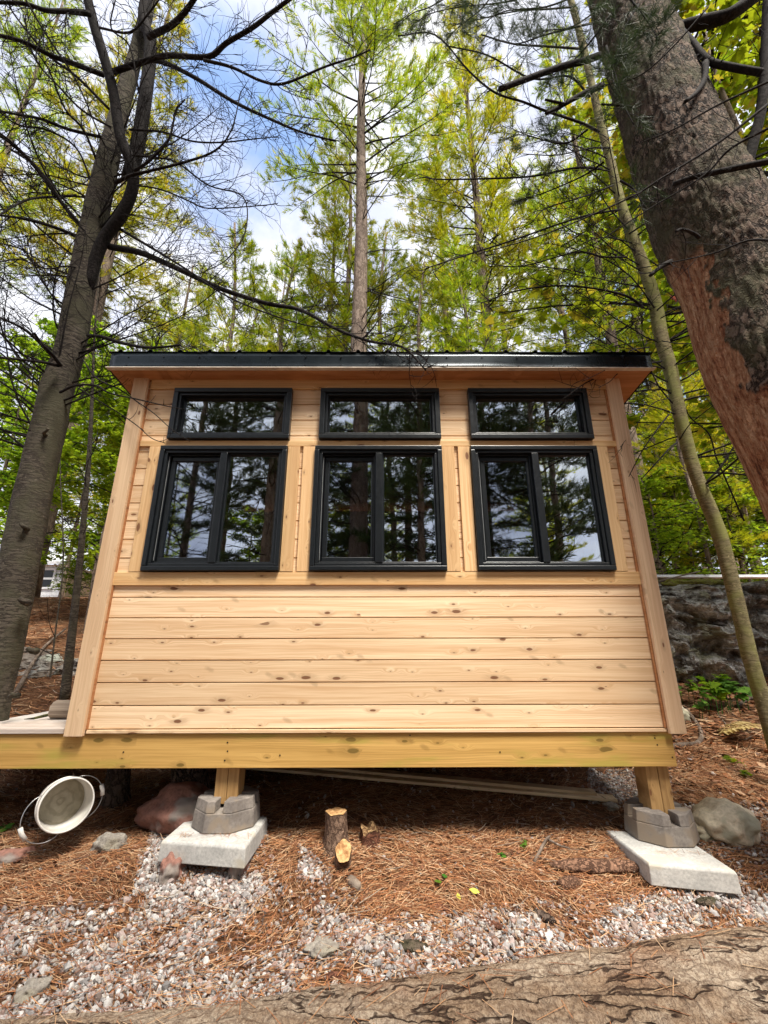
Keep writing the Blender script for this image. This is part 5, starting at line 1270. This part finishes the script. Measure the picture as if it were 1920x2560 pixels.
# --- slender mossy tree on the right
sroot = empty('slender_tree', tuple(U(1960, 1950, 3.05)), 'slender leaning mossy tree with yellow green bark right of the cabin', 'tree')
st_ = [(2040, 2150, 62), (1945, 1880, 56), (1908, 1752, 52), (1879, 1657, 50), (1833, 1467, 49), (1795, 1325, 49), (1738, 1182, 46), (1700, 1040, 45), (1675, 921, 44), (1655, 850, 44), (1636, 752, 43), (1600, 640, 38), (1556, 521, 34), (1525, 400, 30), (1497, 289, 27), (1470, 170, 24), (1443, 58, 23), (1400, -120, 20), (1340, -500, 14)]
sp = [(x, y) for x, y, w_ in st_]; PS_, RS_ = by_width(st_, 3.05, 3.15, .70)
bumpy_trunk(PS_, RS_, 36, MAT['bark_m'], 'trunk', sroot, .004, 16, None, 150)
tw2 = MB(); PT = []
S_ = [([(930, 570), (850, 530), (700, 480), (600, 440), (480, 400), (370, 310), (220, 150), (60, 155)], 3.1, 2.6, 12, 5),
      ([(940, 730), (830, 725), (650, 760), (500, 770), (250, 775), (170, 765)], 3.1, 2.6, 11, 4),
      ([(1020, 905), (880, 930), (750, 970), (550, 1040), (330, 1110), (180, 1160)], 3.05, 2.6, 10, 4),
      ([(1120, 1330), (1050, 1280), (900, 1245), (730, 1235), (560, 1260), (420, 1310)], 3.05, 2.6, 12, 4),
      ([(1050, 1110), (950, 1110), (830, 1090), (600, 1150), (450, 1140)], 3.05, 2.6, 9, 3),
      ([(890, 420), (800, 330), (640, 340), (450, 240), (280, 200)], 3.1, 2.6, 10, 4),
      ([(840, 210), (700, 200), (560, 190), (420, 150)], 3.1, 2.6, 10, 4),
      ([(985, 640), (890, 640), (750, 670), (600, 665)], 3.1, 2.7, 7, 3),
      ([(820, 30), (700, 40), (560, 50), (300, 110)], 3.1, 2.6, 8, 3),
      ([(1200, 1560), (1100, 1580), (900, 1640), (780, 1720)], 3.0, 2.5, 8, 3),
      ([(990, 800), (860, 850), (700, 900), (640, 960)], 3.05, 2.6, 7, 3),
      ([(1060, 1010), (1180, 930), (1330, 830), (1480, 740), (1700, 640)], 3.0, 2.0, 8, 5),
      ([(1150, 1180), (1280, 1120), (1450, 1050), (1700, 980)], 3.0, 2.0, 7, 4),
      ([(1180, 1340), (1300, 1240), (1460, 1180), (1700, 1060)], 3.0, 2.0, 7, 4)]
near_tree(sroot, S_, 960, 0, C1, 13, .36, tw2, 1, P_t=None)
S2 = [([(330, 855), (250, 835), (150, 850), (60, 870), (-20, 900), (-80, 960), (-170, 1010)], 3.0, 2.42, 12, 3),
      ([(230, 690), (100, 710), (0, 780), (-120, 870), (-300, 960)], 3.0, 2.42, 12, 3),
      ([(385, 1220), (300, 1330), (180, 1500), (70, 1710)], 3.0, 2.6, 14, 5),
      ([(450, 1440), (380, 1500), (280, 1610), (170, 1730)], 3.0, 2.65, 16, 7),
      ([(390, 1090), (250, 1140), (100, 1350), (0, 1480)], 3.0, 2.6, 8, 3),
      ([(500, 1130), (560, 1250), (700, 1370), (760, 1560), (830, 1720), (930, 1950), (980, 2060)], 3.1, 3.6, 9, 14),
      ([(330, 640), (480, 660), (640, 650), (800, 590), (1169, 480)], 3.0, 2.2, 9, 5),
      ([(320, 460), (500, 360), (680, 260), (900, 150), (1169, 60)], 3.0, 2.2, 9, 5),
      ([(430, 830), (600, 790), (900, 740), (1169, 710)], 3.0, 2.2, 8, 5),
      ([(470, 1420), (560, 1290), (760, 1130), (950, 960), (1169, 790)], 3.0, 2.2, 9, 4),
      ([(720, 1800), (690, 1780), (750, 1760)], 3.05, 2.9, 10, 5)]
near_tree(sroot, S2, 1550, 650, .3165, 6, .24, tw2, 1)
ST = smooth_path(lift(sp, 3.05, 3.15), 8); rnd_limbs(22, 2.6, 6, ST, -1.2, .4, 1.3, .007, .4, sroot, tw2); rnd_limbs(20, 2.0, 5.6, ST, 1.2, .5, 1.5, .008, 1.0, sroot, tw2)

# --- big pine on the right
broot = empty('big_pine', (2.25, 1.95, H(2.25, 1.95)), 'massive old pine trunk with peeling reddish bark at the right edge', 'pine tree')
bt_ = [(2560, 2900, 500), (2440, 2300, 470), (2260, 1700, 430), (2112, 1280, 400), (1921, 900, 360), (1853, 700, 345), (1768, 540, 318), (1690, 343, 268), (1590, 69, 205), (1530, -120, 180), (1440, -420, 150)]
PB = [U(x-8, y, 2.05) for x, y, w_ in bt_]; RB_ = [w_/2/FPX*(p-CAM).dot(FW)*.75 for p, (x, y, w_) in zip(PB, bt_)]
def peel(q, o, s_):
    side = -o.x*.74+o.y*.67; v = noise.noise(Vector((q.z*1.8, 3, 1)))*.16+noise.fractal(Vector((q.z*6, q.x*11, q.y*11)), .7, 2, 4)*.24
    lim = .40-.36*(1-sst(1.3, 2.9, q.z))
    return sst(lim, lim+.05, side+v)*(1-sst(3.12, 3.36, q.z+noise.noise(q*6)*.15))
bumpy_trunk(PB, RB_, 230, MAT['bark_b'], 'trunk', broot, .013, 30, peel, 620)
tw3 = MB(); PT = []
BB = [([(1200, 160), (1290, 120), (1400, 90), (1500, 60), (1660, -60)], 2.02, 1.8, 56, 46),
      ([(1490, 890), (1540, 800), (1600, 600), (1640, 400), (1650, 100), (1660, -100)], 1.93, 1.60, 46, 32),
      ([(1130, -20), (1250, 100), (1330, 180), (1400, 260), (1500, 290), (1700, 325)], 1.95, 1.70, 26, 24),
      ([(930, 240), (860, 265), (760, 290), (620, 340), (500, 385)], 2.05, 1.9, 27, 20),
      ([(940, 370), (850, 410), (760, 460), (700, 490)], 2.05, 1.95, 26, 11),
      ([(780, 450), (740, 440), (695, 430)], 1.97, 1.95, 13, 9),
      ([(1250, 795), (1340, 765), (1500, 730), (1700, 690)], 1.78, 1.6, 20, 26),
      ([(1390, 270), (1385, 340), (1350, 400), (1300, 440)], 1.8, 1.75, 26, 14),
      ([(1260, 1000), (1290, 990), (1340, 1010), (1360, 1025)], 1.70, 1.75, 10, 18),
      ([(1240, 1130), (1200, 1150), (1150, 1190)], 2.0, 1.95, 22, 14),
      ([(940, 450), (1000, 455), (1070, 462)], 1.75, 1.78, 8, 10),
      ([(1659, 450), (1440, 620), (1200, 770), (1050, 860), (700, 1010), (400, 1100)], 1.5, 1.8, 12, 4),
      ([(1690, 340), (1450, 450), (1250, 560), (1100, 620)], 1.5, 1.7, 12, 4),
      ([(1690, 540), (1500, 640), (1380, 760), (1150, 900), (900, 1060)], 1.5, 1.8, 13, 4),
      ([(1690, 1040), (1570, 1040), (1400, 1100), (1100, 1160)], 1.5, 1.7, 12, 4),
      ([(1400, 30), (1250, 200), (1100, 330), (940, 370)], 1.6, 1.9, 8, 4)]
near_tree(broot, BB, 960, 0, C1, 9, .26, tw3, 1)
# needled sprays near the top
NS = [([(1000, -30), (900, 60), (800, 120), (700, 130)], 1.9, 2.0), ([(860, -30), (700, 30), (520, 50), (400, 120)], 2.1, 2.3), ([(700, -40), (520, 10), (330, 30), (200, 60), (120, 110)], 2.3, 2.5),
      ([(980, 60), (900, 170), (820, 260), (720, 330)], 1.9, 2.1), ([(1100, 20), (1040, 120), (1000, 250), (960, 330)], 1.75, 1.8), ([(900, 100), (700, 150), (560, 190), (430, 150)], 2.0, 2.3),
      ([(1050, -20), (1130, 80), (1180, 160)], 1.7, 1.7), ([(960, 200), (1000, 330), (1040, 460), (1080, 540)], 1.75, 1.75), ([(880, 560), (780, 620), (640, 590), (560, 560)], 2.3, 2.5), ([(950, 700), (860, 760), (700, 830), (600, 860)], 2.3, 2.5),
      ([(300, -30), (200, 30), (120, 60), (40, 130)], 2.6, 2.8), ([(1020, 780), (1080, 820), (1130, 900)], 2.0, 2.0), ([(480, -40), (420, 40), (330, 110), (260, 180)], 2.3, 2.4)]
for pts, Y0, Y1 in NS:
    P = smooth_path(lift(cpx(pts, 960, 0, C1), Y0, Y1), 5); m = len(P)
    br = MB().tube(P, [.006*(1-i/m)+.002 for i in range(m)], 5).build('branch', MAT['twig'], broot, True); tl = MB()
    PT = []; twigs_from(tl, P, 17, .24, .0022, 1, .02, None, PT); tl.build('twigs', MAT['twig'], br)
    v, f, r = tufts([tuple(p) for p, d in PT], [tuple(d) for p, d in PT], 24, .09, .0021, .55, .0)
    link('needles', np_mesh('needles', v, f, rnd=r), MAT['pine_near'], br)

0 and print('TRIS', [(k.name, len(k.m[1][2].polygons)) for k in tall+[midp, young, maple, maple2, bush]])
# red and yellow leaves against the sky by the big trunk
for (px_, py_, c, s, lab) in ((1678, 742, 'redleaf', .06, 'single red maple leaf between the slender tree and the big trunk'),):
    p = U(px_, py_, 3.2); o_ = leaves_obj('red_leaf', [tuple(p)], [(1, 0, -.25)], [(.1, -1, .35)], [s*1.7], MAT[c]); tag(o_, lab, 'leaf'); o_.modifiers.new('s', 'SOLIDIFY').thickness = .0006
# thin sapling in front of the ledge at left
def sapling(px0, px1, Y, label, w):
    pts = [U(px0, 1760, Y), U(px0+18, 1600, Y), U(px0+40, 1400, Y), U(px1, 1150, Y), U(px1+8, 1000, Y)]; pts += [U(px1+14, 850, Y), U(px1+30, 640, Y)]; root = empty('sapling', tuple(pts[0]), label, 'sapling')
    P = smooth_path(pts, 5); m = len(P); tr = MB().tube(P, [w*(1-.93*i/m) for i in range(m)], 8).build('trunk', MAT['bark_l'], root, True); t_ = MB(); twigs_from(t_, P, 6, .5, .004, 1, .03); t_.build('twigs', MAT['twig'], tr)
sapling(160, 222, 4.2, 'thin mottled sapling stem beside the left corner of the cabin', .042)
sapling(118, 150, 4.8, 'very thin bare stem between the left tree and the mottled sapling', .010)

# ------------------------------------------------------------------ light
w = bpy.data.worlds.new('World'); scene.world = w; w.use_nodes = True; nt = w.node_tree; nt.nodes.clear()
class WT(NT):
    def __init__(s, tree): s.t = tree; s.n = tree.nodes; s.l = tree.links
q = WT(nt)
SUN_EL, SUN_AZ = math.radians(62), math.radians(152)     # azimuth clockwise from +Y: behind the viewpoint, to the right
sky = q.new('ShaderNodeTexSky', sky_type='NISHITA'); sky.sun_disc = False; sky.sun_elevation = SUN_EL; sky.sun_rotation = SUN_AZ
tc = q.new('ShaderNodeTexCoord').outputs['Generated']
cl = q.noise(q.scale(tc, (1, 1, 1.3), (.35, .1, .0)), 2.6, 7, .58, .25)
def blob(px, py, rad):
    d = ray(px, py).normalized(); n = q.new('ShaderNodeVectorMath', operation='DISTANCE'); q.set(n, 0, tc); n.inputs[1].default_value = tuple(d); return q.mapr(n.outputs['Value'], rad*.15, rad, 1, 0)
hole = q.math('MAXIMUM', q.math('MAXIMUM', blob(555, 290, .26), blob(700, 420, .18)), blob(1720, 860, .32))
cover = q.math('SUBTRACT', cl, q.math('MULTIPLY', hole, .30))
cf = q.mapr(cover, .16, .42)
shade = q.noise(q.scale(tc, (1, 1, 1.3), (3, 1, 0)), 5, 5, .6)
bg1 = q.new('ShaderNodeBackground'); q.set(bg1, 'Color', sky.outputs[0]); bg1.inputs[1].default_value = .12
bg2 = q.new('ShaderNodeBackground'); q.set(bg2, 'Color', q.mix(q.mapr(shade, .38, .70), (.66, .70, .86), (1, 1, 1.02))); bg2.inputs[1].default_value = .40
mx = q.new('ShaderNodeMixShader'); q.set(mx, 0, cf); q.l.new(bg1.outputs[0], mx.inputs[1]); q.l.new(bg2.outputs[0], mx.inputs[2])
out = q.new('ShaderNodeOutputWorld'); q.l.new(mx.outputs[0], out.inputs[0])
sl = bpy.data.lights.new('sun', 'SUN'); sl.energy = 3.0; sl.angle = math.radians(20); sl.color = (1, .94, .85)
so_ = bpy.data.objects.new('sun', sl); COL.objects.link(so_)
sd = Vector((math.sin(SUN_AZ)*math.cos(SUN_EL), math.cos(SUN_AZ)*math.cos(SUN_EL), math.sin(SUN_EL)))
so_.rotation_euler = sd.to_track_quat('Z', 'Y').to_euler()
vs_ = scene.view_settings; vs_.view_transform = 'Standard'; vs_.look = 'None'; vs_.gamma = 1; vs_.use_curve_mapping = False; vs_.exposure = 1.78
scene.cycles.max_bounces = 5; scene.cycles.diffuse_bounces = 3; scene.cycles.glossy_bounces = 3; scene.cycles.transparent_max_bounces = 16
